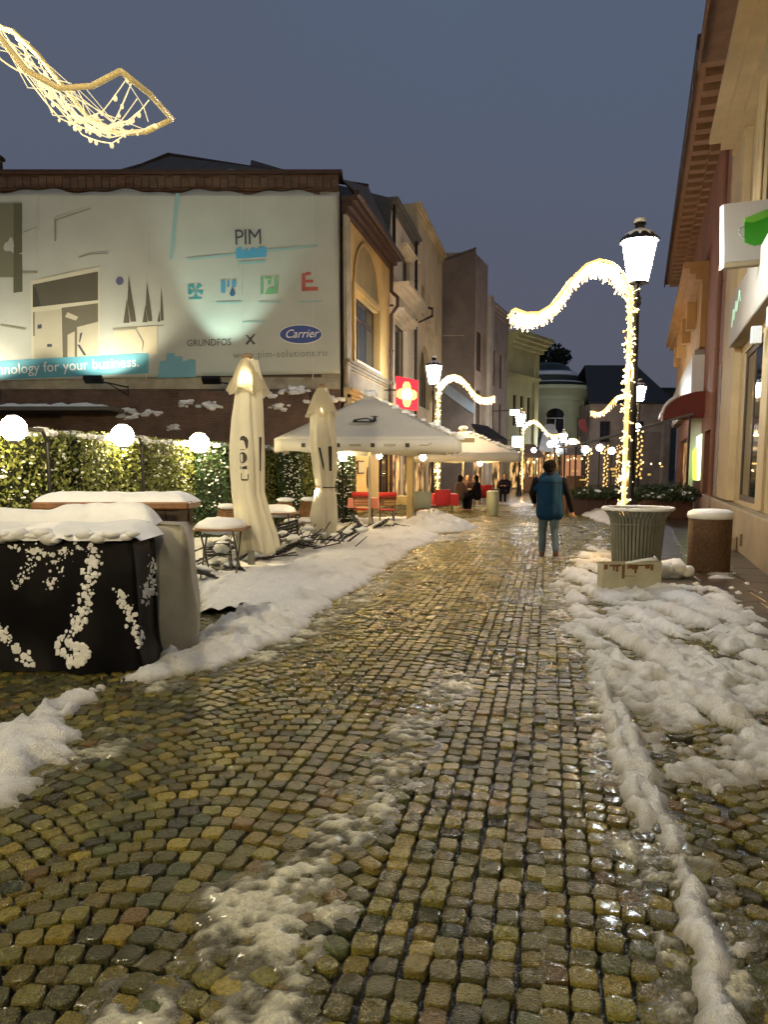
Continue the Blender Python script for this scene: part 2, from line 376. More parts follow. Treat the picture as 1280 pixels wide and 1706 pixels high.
def field(X, Y, thin=False):
    n1 = fbm(X, Y, 2.2, 5, 3); n2 = fbm(X, Y, 11, 5, 5); n3 = fbm(X, Y, 19, 3, 6); Hh = np.full(X.shape, -.05)
    th = R(16); u = X * math.cos(th) + Y * math.sin(th); v = -X * math.sin(th) + Y * math.cos(th)
    ns = fbm(u * 1.0, v * .2, 5.0, 4, 8); nl = fbm(X, Y, 5.5, 3, 11)
    foot = fbm(X, Y, 3.3, 2, 21)
    for kd, pts, h, ed, rg, stk in SNOW:
        sd = sdpoly(X, Y, pts) if kd == 'p' else sdline(X, Y, pts, rg * 0 + .0 + h * 1.0)
        if kd == 'l': sd = sd + (rg + .015) * (n2 * .9 + .7 * n1); hh = np.clip(sd / ed, -1, 1) * h * (.85 + .7 * n2 + .5 * n3)
        else:
            sd = sd + rg * (n1 * .9 + n2 * .6); q = np.clip(sd / ed, -1, 1); hh = h * (np.sign(q) * np.abs(q) ** .65)
            mod = .85 + .35 * nl + .38 * n2 + .15 * n3
            if stk: mod = .58 + 1.9 * ns + .3 * nl + .55 * n2 + .35 * n3 - 1.3 * np.clip(foot - .08, 0, 1) * 2
            hh = np.where(hh > 0, hh * mod, hh)
        Hh = np.maximum(Hh, hh)
    return Hh + .004 * n2
def grid_mesh(name, x0, x1, y0, y1, s, fn, mat, zoff, lo=-.01, tint=None, tk=.042):
    xs = np.arange(x0, x1, s); ys = np.arange(y0, y1, s); X, Y = np.meshgrid(xs, ys); H = fn(X, Y)
    px, py, dd = PXV(X.ravel(), Y.ravel(), np.zeros(X.size)); vis = ((px > -330) & (px < 1600) & (dd > .4)).reshape(X.shape)
    ok = (H > lo) & vis; idx = np.arange(X.size).reshape(X.shape)
    q = ok[:-1, :-1] | ok[1:, :-1] | ok[:-1, 1:] | ok[1:, 1:]
    a = np.stack([idx[:-1, :-1][q], idx[:-1, 1:][q], idx[1:, 1:][q], idx[1:, :-1][q]], 1)
    V = np.stack([X.ravel(), Y.ravel(), H.ravel() + zoff], 1); used, inv = np.unique(a, return_inverse=True)
    t = np.clip(H.ravel()[used] / tk, 0, 1)[:, None]; dirt = fbm(X.ravel()[used], Y.ravel()[used], 3, 5, 31)[:, None]
    t = np.clip(t + dirt * .55, 0, 1)
    c = tint[0] * (1 - t) + tint[1] * t; c = np.concatenate([c, np.ones((len(c), 1))], 1)
    return npmesh(name, V[used], inv.reshape(a.shape), mat, True, c)
m_snowg = M('trodden_snow', (.7, .7, .7), .5, var=.14, vs=45, bump=1.0, bs=110, attr='tint', spec=.4)
tint = (np.array([.30, .29, .25]), np.array([.74, .77, .82]))
def fsn(X, Y): return field(X, Y)
sn = [grid_mesh('snow_near', -3.2, 3.0, 1.2, 7.5, .022, fsn, m_snowg, .0, -.012, tint),
      grid_mesh('snow_far', -9.0, 4.6, 7.5, 33, .05, fsn, m_snowg, .0, -.012, tint)]
bpy.context.view_layer.objects.active = sn[0]
for o in sn: o.select_set(True)
bpy.ops.object.join(); sn[0].name = 'trodden_snow'; tag(sn[0], 'trodden slushy snow lying in banks along both sides of the cobbled street', 'snow', kind='stuff')
for o in bpy.context.selected_objects: o.select_set(False)
SL = [('l', [(770,1120),(700,1210),(650,1290),(560,1390),(480,1480),(440,1600),(420,1760)], .17, .8),
      ('l', [(560,1500),(500,1600),(460,1706)], .10, 1.3), ('l', [(1060,1400),(1100,1500),(1120,1600),(1150,1740)], .10, .8),
      ('p', [(60,1290),(150,1215),(240,1190),(290,1215),(200,1260),(110,1290)], .0, .9), ('l', [(1130,1390),(1150,1440),(1210,1600),(1240,1740)], .12, .8),
      ('l', [(240,1150),(330,1125),(430,1100),(520,1050),(600,1000),(700,920)], .16, .9), ('l', [(990,1100),(1000,1200),(1040,1320)], .12, .9),
      ('l', [(930,960),(935,1050),(985,1120)], .10, .9),('l', [(400,1500),(330,1600),(200,1700)], .16, .6)]
def slush(X, Y):
    n1 = fbm(X, Y, 6, 5, 41); n2 = fbm(X, Y, 22, 4, 43); Hh = np.full(X.shape, -.05)
    for kd, pts, wd, amt in SL:
        sd = sdline(X, Y, pts, wd) if kd == 'l' else sdpoly(X, Y, pts)
        q = np.clip(sd / .12, -1, 1); Hh = np.maximum(Hh, np.where(q > -.6, (.55 * q - .52) * .022 * amt + .032 * (n1 + .9 * n2) * np.clip(q + .6, 0, 1), -.05))
    return Hh
m_slush = M('wet_grey_slush', (.3, .3, .25), .34, var=.3, vs=40, bump=.8, bs=90, attr='tint', coat=.15)
t2 = (np.array([.07, .065, .035]), np.array([.58, .58, .46]))
so = grid_mesh('slush', -3, 2.6, 1.0, 14, .016, slush, m_slush, .003, -.008, t2, .018)
tag(so, 'patchy half-melted slush along the wheel tracks of the cobbled street', 'slush', kind='stuff')
# ================================================================ BUILDINGS (helpers work in the house's own frame: x along facade, y inwards, z up)
def wall(root, w_, h_, ops, mat, y=0.0, dep=.28, body=8.0, x0=0.0, z0=0.0, name='wall', archs=(), shear=0.0, top=True):
    b = MB(); ops = [o[:4] for o in ops]
    xs = sorted({x0, x0 + w_} | {v for o in ops for v in (o[0], o[1])}); zs = sorted({z0, h_} | {v for o in ops for v in (o[2], o[3])})
    for i in range(len(xs) - 1):
        for j in range(len(zs) - 1):
            cx, cz = (xs[i] + xs[i + 1]) / 2, (zs[j] + zs[j + 1]) / 2
            if any(o[0] < cx < o[1] and o[2] < cz < o[3] for o in ops): continue
            b.poly([(xs[i], y, zs[j]), (xs[i + 1], y, zs[j]), (xs[i + 1], y, zs[j + 1]), (xs[i], y, zs[j + 1])])
    for X0, X1, Z0, Z1 in ops:
        b.poly([(X0, y, Z0), (X0, y, Z1), (X0, y + dep, Z1), (X0, y + dep, Z0)]); b.poly([(X1, y, Z0), (X1, y + dep, Z0), (X1, y + dep, Z1), (X1, y, Z1)])
        b.poly([(X0, y, Z1), (X1, y, Z1), (X1, y + dep, Z1), (X0, y + dep, Z1)]); b.poly([(X0, y, Z0), (X0, y + dep, Z0), (X1, y + dep, Z0), (X1, y, Z0)])
    a, c = x0, x0 + w_; k = shear * body
    if body:
        b.poly([(a, y, z0), (a, y, h_), (a + k, y + body, h_), (a + k, y + body, z0)]); b.poly([(c, y, z0), (c + k, y + body, z0), (c + k, y + body, h_), (c, y, h_)])
        b.poly([(a + k, y + body, z0), (a + k, y + body, h_), (c + k, y + body, h_), (c + k, y + body, z0)])
        if top: b.poly([(a, y, h_), (c, y, h_), (c + k, y + body, h_), (a + k, y + body, h_)])
    for X0, X1, Z1 in archs:                     # spandrels turning the head of an opening into a round arch
        r_ = (X1 - X0) / 2; cx = (X0 + X1) / 2; zc = Z1 - r_
        for sgn in (-1, 1):
            pts = [(cx + sgn * r_ * math.cos(t), y, zc + r_ * math.sin(t)) for t in np.linspace(0, math.pi / 2, 9)]
            for p, q in zip(pts[:-1], pts[1:]):
                b.poly([p, q, (q[0], y, Z1), (p[0], y, Z1)] if abs(q[2] - Z1) > 1e-6 else [p, q, (p[0], y, Z1)])
                b.poly([p, q, (q[0], y + dep * .8, q[2]), (p[0], y + dep * .8, p[2])])
    return b.build(name, mat, root, False)
def win(root, X0, X1, Z0, Z1, fm, gm, nx=2, nz=2, rec=.16, fw=.06, y=0.0, sill=None, name='window'):
    b = MB(); yy = y + rec
    b.box(X0, X0 + fw, yy, yy + .06, Z0, Z1); b.box(X1 - fw, X1, yy, yy + .06, Z0, Z1)
    b.box(X0 + fw, X1 - fw, yy, yy + .06, Z0, Z0 + fw); b.box(X0 + fw, X1 - fw, yy, yy + .06, Z1 - fw, Z1)
    for i in range(1, nx): c = X0 + (X1 - X0) * i / nx; b.box(c - fw * .4, c + fw * .4, yy + .004, yy + .05, Z0 + fw, Z1 - fw)
    for i in range(1, nz): c = Z0 + (Z1 - Z0) * i / nz; b.box(X0 + fw, X1 - fw, yy + .008, yy + .046, c - fw * .4, c + fw * .4)
    o = b.build(name, fm, root, False)
    g = MB(); g.box(X0 + fw * .5, X1 - fw * .5, yy + .022, yy + .034, Z0 + fw * .5, Z1 - fw * .5); g.build('pane', gm, o, False)
    if sill: s = MB(); s.bevbox(X0 - .1, X1 + .1, y - .12, y + rec - .002, Z0 - .1, Z0 - .002, .015); s.build('sill', sill, o, False)
    return o
def band(root, x0, x1, z0, z1, out_, mat, name='cornice', steps=3, y=0.0, ends=True):
    b = MB()
    for i in range(steps):
        f = (i + 1) / steps; za = z0 + (z1 - z0) * i / steps; b.box(x0 - (.02 * i if ends else 0), x1 + (.02 * i if ends else 0), y - out_ * f, y + .02, za + .001, z0 + (z1 - z0) * (i + 1) / steps)
    return b.build(name, mat, root, False)
def pipe(root, x, y, z0, z1, mat=None, r=.055, jog=()):
    pts = [(x, y, z1)]
    for z, d in jog: pts += [(x, y, z + .25), (x, y - d, z), (x, y - d, z - .35), (x, y, z - .7)]
    pts.append((x, y, z0)); b = MB(); b.tube(pts, r, 8)
    z = z1
    while z > z0: b.tube([(x, y, z), (x, y, z - .05)], r * 1.35, 8); z -= 1.9
    return b.build('downpipe', mat or m_iron, root, False, 40)
def snowstrip(x0, x1, y0, y1, z, h, n=None, jit=.5):
    b = MB(); n = n or max(4, int((x1 - x0) / .25)); pts = []
    for i in range(n + 1):
        x = x0 + (x1 - x0) * i / n; k = h * random.uniform(1 - jit, 1 + jit) * (0 if i in (0, n) else 1)
        a = random.uniform(0, .1) * (y1 - y0); pts += [(x, y0 + a, z), (x, y0 + a + (y1 - y0) * .12, z + k * .7), (x, (y0 + y1) / 2, z + k), (x, y1, z + k * .6), (x, y1, z)]
    fs = [(i * 5 + j, i * 5 + 5 + j, i * 5 + 6 + j, i * 5 + 1 + j) for i in range(n) for j in range(4)]
    return b.add(pts, fs)
yel = M('yellow_plaster', (.50, .34, .12), .8, var=.16, vs=1.2, stain=(.14, .11, .06), stains=.6, bump=.3)
cream = M('cream_plaster', (.66, .57, .41), .8, var=.14, vs=1.0, stain=(.2, .17, .12), stains=.5, bump=.3)
tan = M('tan_plaster', (.58, .46, .27), .82, var=.14, vs=.9, stain=(.17, .13, .08), stains=.5, bump=.3)
grey = M('grey_render', (.15, .12, .10), .88, var=.25, vs=.8, stain=(.07, .055, .05), stains=.6, bump=.4)
mauve = M('mauve_plaster', (.34, .27, .22), .85, var=.2, vs=.9, stain=(.1, .075, .06), stains=.5)
olive = M('olive_plaster', (.42, .40, .2), .8, var=.12, vs=.8, stain=(.15, .14, .07), stains=.4)
mint = M('pale_green_plaster', (.5, .55, .38), .8, var=.1, vs=.6, stain=(.18, .2, .14), stains=.4)
buff = M('buff_stone', (.44, .33, .17), .75, var=.12, vs=1.1, stain=(.25, .19, .11), stains=.45, bump=.3)
redp = M('red_brown_plaster', (.22, .09, .05), .85, var=.15, vs=.9, stain=(.1, .05, .035), stains=.5)
orange = M('ochre_plaster', (.40, .22, .07), .8, var=.15, vs=1, stain=(.2, .11, .04), stains=.4)
tin = M('roof_tin', (.10, .095, .085), .85, metal=.0, var=.2, vs=2, bump=.2, bs=6)
brown = M('rusty_brown_metal', (.05, .025, .018), .6, metal=.2, var=.3, vs=5)
brk = brickmat('old_brick', (.13, .06, .035), (.09, .045, .03), (.075, .065, .05))
brkd = brickmat('dark_weathered_brick', (.15, .075, .05), (.10, .06, .045), (.11, .09, .075))
m_warmint, n_, l_, p_ = newmat('lit_shop_interior'); MATS['lit_shop_interior'] = m_warmint
g_ = n_.new('ShaderNodeNewGeometry'); v_ = n_.new('ShaderNodeTexNoise'); v_.inputs['Scale'].default_value = 1.0; v_.inputs['Detail'].default_value = 3; mp_ = n_.new('ShaderNodeMapping'); mp_.inputs['Scale'].default_value = (3.2, 1.6, 1.3)
r_ = n_.new('ShaderNodeValToRGB'); r_.color_ramp.elements[0].position = .42; r_.color_ramp.elements[0].color = (.02, .01, .004, 1); r_.color_ramp.elements[1].position = .66; r_.color_ramp.elements[1].color = (1, .56, .2, 1)
l_.new(g_.outputs['Position'], mp_.inputs[0]); l_.new(mp_.outputs[0], v_.inputs['Vector']); l_.new(v_.outputs['Fac'], r_.inputs[0]); l_.new(r_.outputs[0], p_.inputs['Emission Color']); p_.inputs['Emission Strength'].default_value = 1.3
p_.inputs['Base Color'].default_value = (.05, .03, .02, 1); p_.inputs['Roughness'].default_value = .08; m_warmint.cycles.emission_sampling = 'NONE'
m_warmwall = M('warm_yellow_wall', (.62, .45, .19), .75, var=.1, vs=2)
m_uplight = M('uplight_glow', (1, .8, .5), .4, var=0, bump=0, emis=(1, .72, .35), es=22)

# ---------------- left row: house with the banner on its party wall
C0 = CA(-1.30, 25.0); LA = R(90)
h1 = empty('yellow_house', C0, LA, 'yellow corner house with a blind arch over its dark upper window', 'house')
H1 = 10.65
wall(h1, 7.2, H1, [(1.35, 5.0, 5.55, 7.9), (5.0, 7.0, .05, 3.1)], yel, dep=.3, body=0)
f = win(h1, 1.35, 5.0, 5.55, 7.9, m_darkwood, m_glassw, 3, 1, rec=.18, fw=.09, sill=cream); b = MB(); b.box(1.4, 4.95, .16, .24, 7.12, 7.24); b.build('transom', m_darkwood, f, False)
# window surround and blind arch
b = MB(); b.box(1.08, 1.32, -.07, .02, 5.4, 8.0); b.box(5.03, 5.27, -.07, .02, 5.4, 8.0); b.box(1.08, 5.27, -.07, .02, 8.002, 8.2)
for i in range(24):
    t0, t1 = math.pi * i / 24, math.pi * (i + 1) / 24; c = 3.17
    P = lambda r_, t: (c + r_ * math.cos(t), -.05, 8.2 + r_ * .92 * math.sin(t)); b.poly([P(1.95, t0), P(1.95, t1), P(1.83, t1), P(1.83, t0)], (0, .06, 0))
b.build('blind_arch', yel, h1, False)
b = MB(); b.poly([(3.17 + 1.8 * math.cos(t), .0, 8.21 + 1.8 * .92 * math.sin(t)) for t in np.linspace(0, math.pi, 25)], (0, -.012, 0)); b.build('arch_panel', M('ochre_arch_panel', (.24, .18, .075), .8), h1, False)
band(h1, -.05, 7.2, 10.15, 10.65, .45, brown, 'eaves'); b = MB(); b.tube([(-.2, -.5, 10.68), (7.3, -.5, 10.6)], .1, 8); b.build('gutter', brown, h1, False)
band(h1, -.02, 7.2, 5.1, 5.38, .18, M('dirty_render', (.17, .14, .085), .85, var=.3, vs=2), 'sill_course'); band(h1, -.02, 7.2, 4.1, 4.4, .3, buff, 'shop_cornice')
b = MB(); b.box(-.0, 7.2, -.04, .02, 4.45, 5.05); b.build('apron_panel', M('dirty_render', (.17, .14, .085), .85, var=.3, vs=2), h1, False)
pipe(h1, 6.75, -.16, .1, 10.5, brown, .075, jog=((8.9, .25),))
b = MB(); b.box(.02, .5, -.10, .02, 0, 10.1); b.build('corner_pilaster', M('weathered_corner', (.30, .27, .2), .85, var=.3, vs=2), h1, False)
b = MB(); b.box(.55, 4.95, -.03, .0, .05, 3.9); b.build('restaurant_wall', m_warmwall, h1, False)
b = MB(); b.box(1.5, 2.4, -.07, -.031, 1.45, 1.95); fr = b.build('picture_frame', m_darkwood, h1, False); b = MB(); b.box(1.56, 2.34, -.078, -.071, 1.51, 1.89); b.build('picture', M('faded_print', (.5, .45, .3), .6), fr, False)
b = MB(); b.lathe([(.01, 0), (.42, 0), (.42, .03), (.01, .03)], 20); P = Matrix.Translation((3.1, -.032, 1.3)) @ Matrix.Rotation(R(90), 4, 'X') @ Matrix.Diagonal((.55, 1, 1, 1)); b.v = [P @ Vector(v) for v in b.v]; b.build('oval_plaque', m_darkwood, h1, False)
win(h1, 5.0, 7.0, .05, 3.1, m_darkwood, m_glass, 2, 1, .06, .12, name='door')
# party wall (faces the viewer), brick top course, low stub with snow
PW = empty('party_wall', CA(-1.42, 25.02), YAW, 'long dark brick party wall below and above the printed banner', 'wall')
b = MB(); b.box(-17, 0, 0, .4, 0, 11.0); b.build('brickwork', brkd, PW, False)
b = MB(); b.box(-17, -.01, -.045, -.003, 4.36, 4.75); b.box(-.62, -.005, -.046, -.003, 4.76, 10.80); b.build('plaster_band', M('dirty_pale_plaster', (.34, .31, .24), .85, var=.3, vs=2, stain=(.12, .1, .08), stains=.8), PW, False)
b = MB(); b.box(-17, -.02, -.10, -.005, 10.82, 11.32)
for i in range(68): x = -17 + i * .25; b.box(x + .01, x + .235, -.16, -.105, 10.86 + random.uniform(0, .06), 11.24 + random.uniform(-.05, .06))
b.build('brick_coping', brk, PW, False)
b = MB(); b.box(-17, .1, -.28, .42, 11.325, 11.42); b.build('tin_capping', brown, PW, False)
b = snowstrip(-4.2, .05, -.27, .3, 11.42, .05); b.build('snow_on_coping', m_snow, PW, False, True)
b = MB(); b.box(-9, .15, -.55, -.003, 0, 3.55); b.box(-6.5, -.4, -.50, -.003, 3.551, 4.0); b.box(-5.2, -1.0, -.42, -.003, 4.001, 4.25); b.build('broken_stub', brkd, PW, False)
b = MB()
random.seed(3)
for xc, zc, n_c, sx_ in ((-.35, 3.95, 10, .5), (-1.4, 4.25, 7, .4), (-2.5, 4.1, 12, .6), (-4.3, 3.75, 7, .4), (-5.0, 3.8, 5, .25), (-6.3, 3.45, 8, .6), (-7.0, 3.6, 4, .3), (-5.4, 3.0, 3, .15), (-1.9, 3.7, 3, .3)):
  for i in range(n_c * 2):
    x = xc + random.gauss(0, sx_ * .6); z = zc + (x - xc) * .12 + random.uniform(-.10, .10)
    b.ball((min(x, .1), -.54 + random.uniform(-.05, .02), z), random.uniform(.05, .17), 7, 5, random.uniform(.35, .6), .35)
b.build('snow_clumps', m_snow, PW, False, False)
b = MB(); b.box(-17, -6.9, -1.9, -.01, 3.5, 3.62, Matrix.Translation((0, 0, 0))); b.build('lean_to_roof', tin, PW, False)
b = snowstrip(-16, -7.1, -1.9, -.6, 3.62, .12); b.build('snow_on_roof', m_snow, PW, False, True)
b = MB(); b.tube([(-10.9, .2, 11.42), (-10.9, .2, 11.95)], .12, 8); b.box(-11.05, -10.75, .05, .35, 11.9, 12.0); b.build('chimney_pipe', brown, PW, False)
# roof
b = MB(); P = [CA(-17, 25.3, 11.4), CA(-1.4, 25.3, 11.4), C0 + Vector((0, 7.2, 0)) + Vector((.4, 0, 10.7)), C0 + Vector((.45, -.1, 10.75))]
rd = [CA(-8.0, 30, 13.6), CA(-1.0, 32, 13.1)]
b.poly([CA(-17, 25.3, 11.35), CA(-1.4, 25.3, 11.35), CA(-.6, 30.5, 13.0), CA(-8.2, 30, 14.0), CA(-17, 30, 11.6)])
b.poly([CA(-1.4, 25.3, 11.35), C0 + Vector((.5, -.2, 10.66)), C0 + Vector((.5, 7.2, 10.6)), CA(-.6, 30.5, 13.0)])
b.build('roof', tin, h1, True)
b = MB(); a_, c_, e_ = CA(-8.2, 30, 14.03), CA(-.6, 30.5, 13.03), CA(-11.6, 29.5, 12.4); b.tube([e_, a_, c_], .09, 6); b.build('roof_ridge', brown, h1, True)
# ---------------- banner
BD = 24.80
bn = empty('advertising_banner', CA(-7, BD, 4.5), YAW, 'huge pale printed advertising banner stretched over the brick party wall', 'banner')
m_ban = M('banner_vinyl', (.43, .45, .40), .5, var=.07, vs=.7, bump=.25, bs=2.2, stain=(.33, .34, .30), stains=.4)
def BW(px, py, o=0.0): return W(px, py, BD - o)
b = MB(); nx, nz = 90, 36; vs = []; TL, TR, BL, BR = (-300, 316), (562, 320), (-300, 640), (567, 622)
for j in range(nz + 1):
    for i in range(nx + 1):
        u, v = i / nx, j / nz; pxx = (TL[0] * (1 - v) + BL[0] * v) * (1 - u) + (TR[0] * (1 - v) + BR[0] * v) * u; pyy = (TL[1] * (1 - u) + TR[1] * u) * (1 - v) + (BL[1] * (1 - u) + BR[1] * u) * v
        if j == 0: pyy += 3 * math.sin(u * 40) + 2 * math.sin(u * 93)
        ed = min(1, min(j, nz - j) / 3, min(i, nx - i) / 2); vs.append(BW(pxx, pyy, .0) + FWD * (.018 * ed * (mnoise.noise(Vector((u * 14, v * 5, 0))) + .6 * mnoise.noise(Vector((u * 40, v * 9 + u * 20, 3)))) + .025))
b.add(vs, [(j * (nx + 1) + i, (j + 1) * (nx + 1) + i, (j + 1) * (nx + 1) + i + 1, j * (nx + 1) + i + 1) for j in range(nz) for i in range(nx)])
cl = b.build('vinyl_sheet', m_ban, bn, True, True); sm_ = cl.modifiers.new('s', 'SOLIDIFY'); sm_.thickness = .01; sm_.offset = 1
def ink(nm, c): return M('ink_' + nm, c, .5, var=.05, bump=0)
lay = [0]
def bpoly(name, mat, polys):
    lay[0] += 1; b = MB(); o = -.006 + .0007 * lay[0]
    for p in polys: b.poly([BW(x, y, o) for x, y in p])
    return b.build(name, mat, bn, True)
def btext(name, s, mat, px, py, size, ang=0, bold=0.0, space=1.0, sx=1.0, shear=0):
    vs, fs = textgeo(s, size, bold, space, shear); lay[0] += 1; b = MB(); o = -.006 + .0007 * lay[0]; c, s_ = math.cos(R(ang)), math.sin(R(ang))
    b.add([BW(px + x * sx * c - y * s_, py - x * sx * s_ - y * c, o) for x, y, z in vs], fs); return b.build(name, mat, bn, True)
gd, dg_ = ink('dark_grey', (.05, .055, .075)), ink('slate', (.09, .085, .06))
bpoly('sheet_seams', ink('seam', (.46, .48, .43)), [[(x_, 322), (x_ + 1.6, 322), (x_ + 2.4, 632), (x_ + .8, 632)] for x_ in (-90, 62, 242, 401, 520)])
bpoly('printed_left_duct', ink('grey_green', (.17, .17, .11)), [[(-60, 340), (36, 338), (37, 486), (22, 488), (22, 462), (-60, 462)]])
bpoly('printed_duct_edge', ink('dark_olive', (.1, .1, .06)), [[(22, 338), (36, 340), (37, 486), (22, 488)]])
bpoly('printed_frame', ink('pale', (.52, .5, .38)), [[(50, 468), (165, 444), (166, 598), (52, 604)]])
bpoly('printed_window_upper', dg_, [[(54, 474), (163, 452), (163, 500), (54, 512)]])
bpoly('printed_window_slot', ink('shade', (.05, .048, .035)), [[(54, 476), (60, 482), (68, 510), (54, 512)]])
bpoly('printed_window_lower', ink('slate_light', (.13, .12, .085)), [[(102, 513), (163, 505), (163, 600), (104, 600)]])
bpoly('printed_machine', ink('machine', (.42, .4, .3)), [[(56, 520), (101, 515), (103, 600), (56, 602)], [(128, 545), (163, 536), (163, 600), (128, 600)], [(112, 520), (130, 528), (126, 534), (108, 528)], [(112, 558), (124, 552), (124, 600), (112, 600)]])
bpoly('printed_machine_marks', gd, [[(62, 541), (69, 540), (69, 547), (62, 548)], [(78, 573), (86, 573), (86, 578), (78, 578)], [(55, 520), (57, 520), (57, 560), (55, 560)], [(133, 555), (137, 554), (133, 570), (131, 570)], [(128, 574), (132, 574), (144, 592), (139, 592)]])
bpoly('printed_seal', ink('violet', (.1, .1, .2)), [[(199 + 6.5 * math.cos(t), 468 + 7 * math.sin(t)) for t in np.linspace(0, 6.1, 16)]])
for a_ in (((214, 458), (205, 538), (226, 536)), ((244, 468), (237, 537), (253, 535)), ((268, 477), (262, 536), (272, 534))):
    t_, l2, r2 = a_; m_ = ((l2[0] + r2[0]) / 2, l2[1]); w2 = r2[0] - l2[0]
    bpoly('printed_spire', dg_, [[t_, (t_[0] - w2 * .1, t_[1] + 45), (r2[0] - w2 * .4, r2[1]), r2], [(l2[0] + w2 * .28, t_[1] + 40), l2, (l2[0] + w2 * .5, l2[1])]])
bpoly('printed_ledge', ink('ledge', (.25, .24, .17)), [[(187, 547), (272, 541), (272, 543), (188, 550)], [(0, 540), (42, 547), (42, 550), (0, 543)], [(38, 452), (62, 452), (62, 455), (38, 456)]])
bpoly('printed_curves', ink('line', (.24, .24, .18)), [[(90, 366), (150, 346), (150, 348), (92, 368)], [(90, 366), (93, 366), (93, 402), (90, 402)], [(38, 386), (62, 377), (62, 378), (38, 388)], [(130, 428), (150, 422), (180, 421), (180, 423), (150, 424), (131, 430)]])
bpoly('printed_wedge', ink('warm_pale', (.55, .5, .36)), [[(228, 545), (262, 543), (262, 590), (236, 592), (240, 570)], [(190, 552), (225, 548), (238, 570), (236, 585), (192, 590)]])
sky_ = ink('sky_blue', (.10, .33, .42)); cy_ = ink('pale_cyan', (.26, .42, .42))
bpoly('printed_blue_strip', cy_, [[(292, 322), (299, 322), (288, 432), (282, 432)], [(312, 430), (530, 407), (530, 411), (312, 434)]])
bpoly('slogan_band', sky_, [[(-300, 612), (-40, 603), (247, 588), (247, 622), (-40, 634), (-300, 640)]])
btext('slogan', 'technology for your business.', ink('white', (.75, .75, .7)), -33, 626, 24.5, 3.4, .028, 1.0, .91)
btext('company_name', 'PIM', gd, 390, 408, 37, 2, .006, .92, .88)
bpoly('logo_skyline', ink('azure', (.07, .32, .52)), [[(393, 414), (402, 410), (404, 418), (413, 412), (414, 419), (420, 411), (428, 416), (432, 410), (444, 412), (444, 428), (393, 431)]])
bpoly('logo_skyline_base', cy_, [[(396, 436), (442, 433), (442, 438), (396, 441)]])
tl, bl_, gr, rd_ = ink('teal', (.05, .25, .27)), ink('blue', (.08, .26, .42)), ink('green', (.13, .36, .17)), ink('red', (.42, .09, .07))
bpoly('fan_icon', tl, [[(326 + 13 * math.cos(a - .33), 484 + 13 * math.sin(a - .33)), (326 + 13 * math.cos(a + .33), 484 + 13 * math.sin(a + .33)), (326, 484)] for a in np.arange(5) * 1.2566 + .3] + [[(314, 496), (336, 495), (336, 498), (314, 499)], [(313, 474), (317, 474), (317, 490), (313, 490)]])
bpoly('drop_icon', bl_, [[(368, 468), (375, 467), (375, 488), (368, 488)], [(378, 467), (382, 467), (382, 478), (378, 478)], [(386, 467), (393, 466), (393, 478), (386, 478)]])
bpoly('drop_icon_drop', ink('navy', (.03, .1, .2)), [[(387 + 4.6 * math.cos(t), 489 + 4.6 * math.sin(t)) for t in np.linspace(-.5, 3.64, 12)] + [(387, 478)]])
bpoly('leaf_icon', gr, [[(434, 461), (438, 461), (438, 490), (434, 490)], [(457, 460), (462, 460), (462, 489), (457, 489)], [(441, 461), (453, 461), (453, 464), (441, 465)], [(446, 466), (451, 466), (451, 474), (446, 474)], [(441, 490), (446, 480), (456, 478), (456, 490)]])
bpoly('bars_icon', rd_, [[(503, 455), (509, 455), (509, 484), (503, 484)], [(509, 453), (518, 453), (518, 458), (509, 459)], [(509, 466), (522, 466), (522, 471), (509, 471)], [(503, 478), (530, 478), (530, 484), (503, 485)]])
bpoly('icon_captions', cy_, [[(360, 503), (402, 502), (402, 505), (360, 506)], [(430, 503), (468, 502), (468, 504), (430, 505)], [(498, 501), (536, 500), (536, 503), (498, 504)], [(404, 536), (445, 534), (445, 536), (404, 538)]])
btext('sponsor_name', 'GRUNDFOS', gd, 311, 577, 16, 1.5, .018, 1.02, .86)
bpoly('sponsor_mark', gd, [[(409, 558), (412, 558), (426, 573), (422, 574)], [(422, 557), (426, 556), (412, 575), (409, 572)], [(416, 562), (420, 562), (420, 566), (416, 566)]])
bpoly('oval_logo_rim', ink('white', (.75, .75, .7)), [[(501 + 36 * math.cos(t), 557 + 16.3 * math.sin(t)) for t in np.linspace(0, 6.2, 40)]])
bpoly('oval_logo', ink('royal_blue', (.02, .055, .25)), [[(501 + 35 * math.cos(t), 557 + 15 * math.sin(t)) for t in np.linspace(0, 6.2, 40)]])
btext('oval_logo_text', 'Carrier', ink('white', (.75, .75, .7)), 474, 563, 20, 1.5, .01, 1.0, .92, .35)
btext('web_address', 'www.pim-solutions.ro', ink('mid_grey', (.17, .19, .17)), 388, 597, 16.5, 1.5, .0, 1.1, .96)
bpoly('printed_skyline', ink('pale_azure', (.14, .33, .42)), [[(266, 602), (276, 600), (278, 588), (290, 588), (292, 594), (304, 593), (304, 602), (318, 598), (326, 599), (326, 628), (262, 630)]])
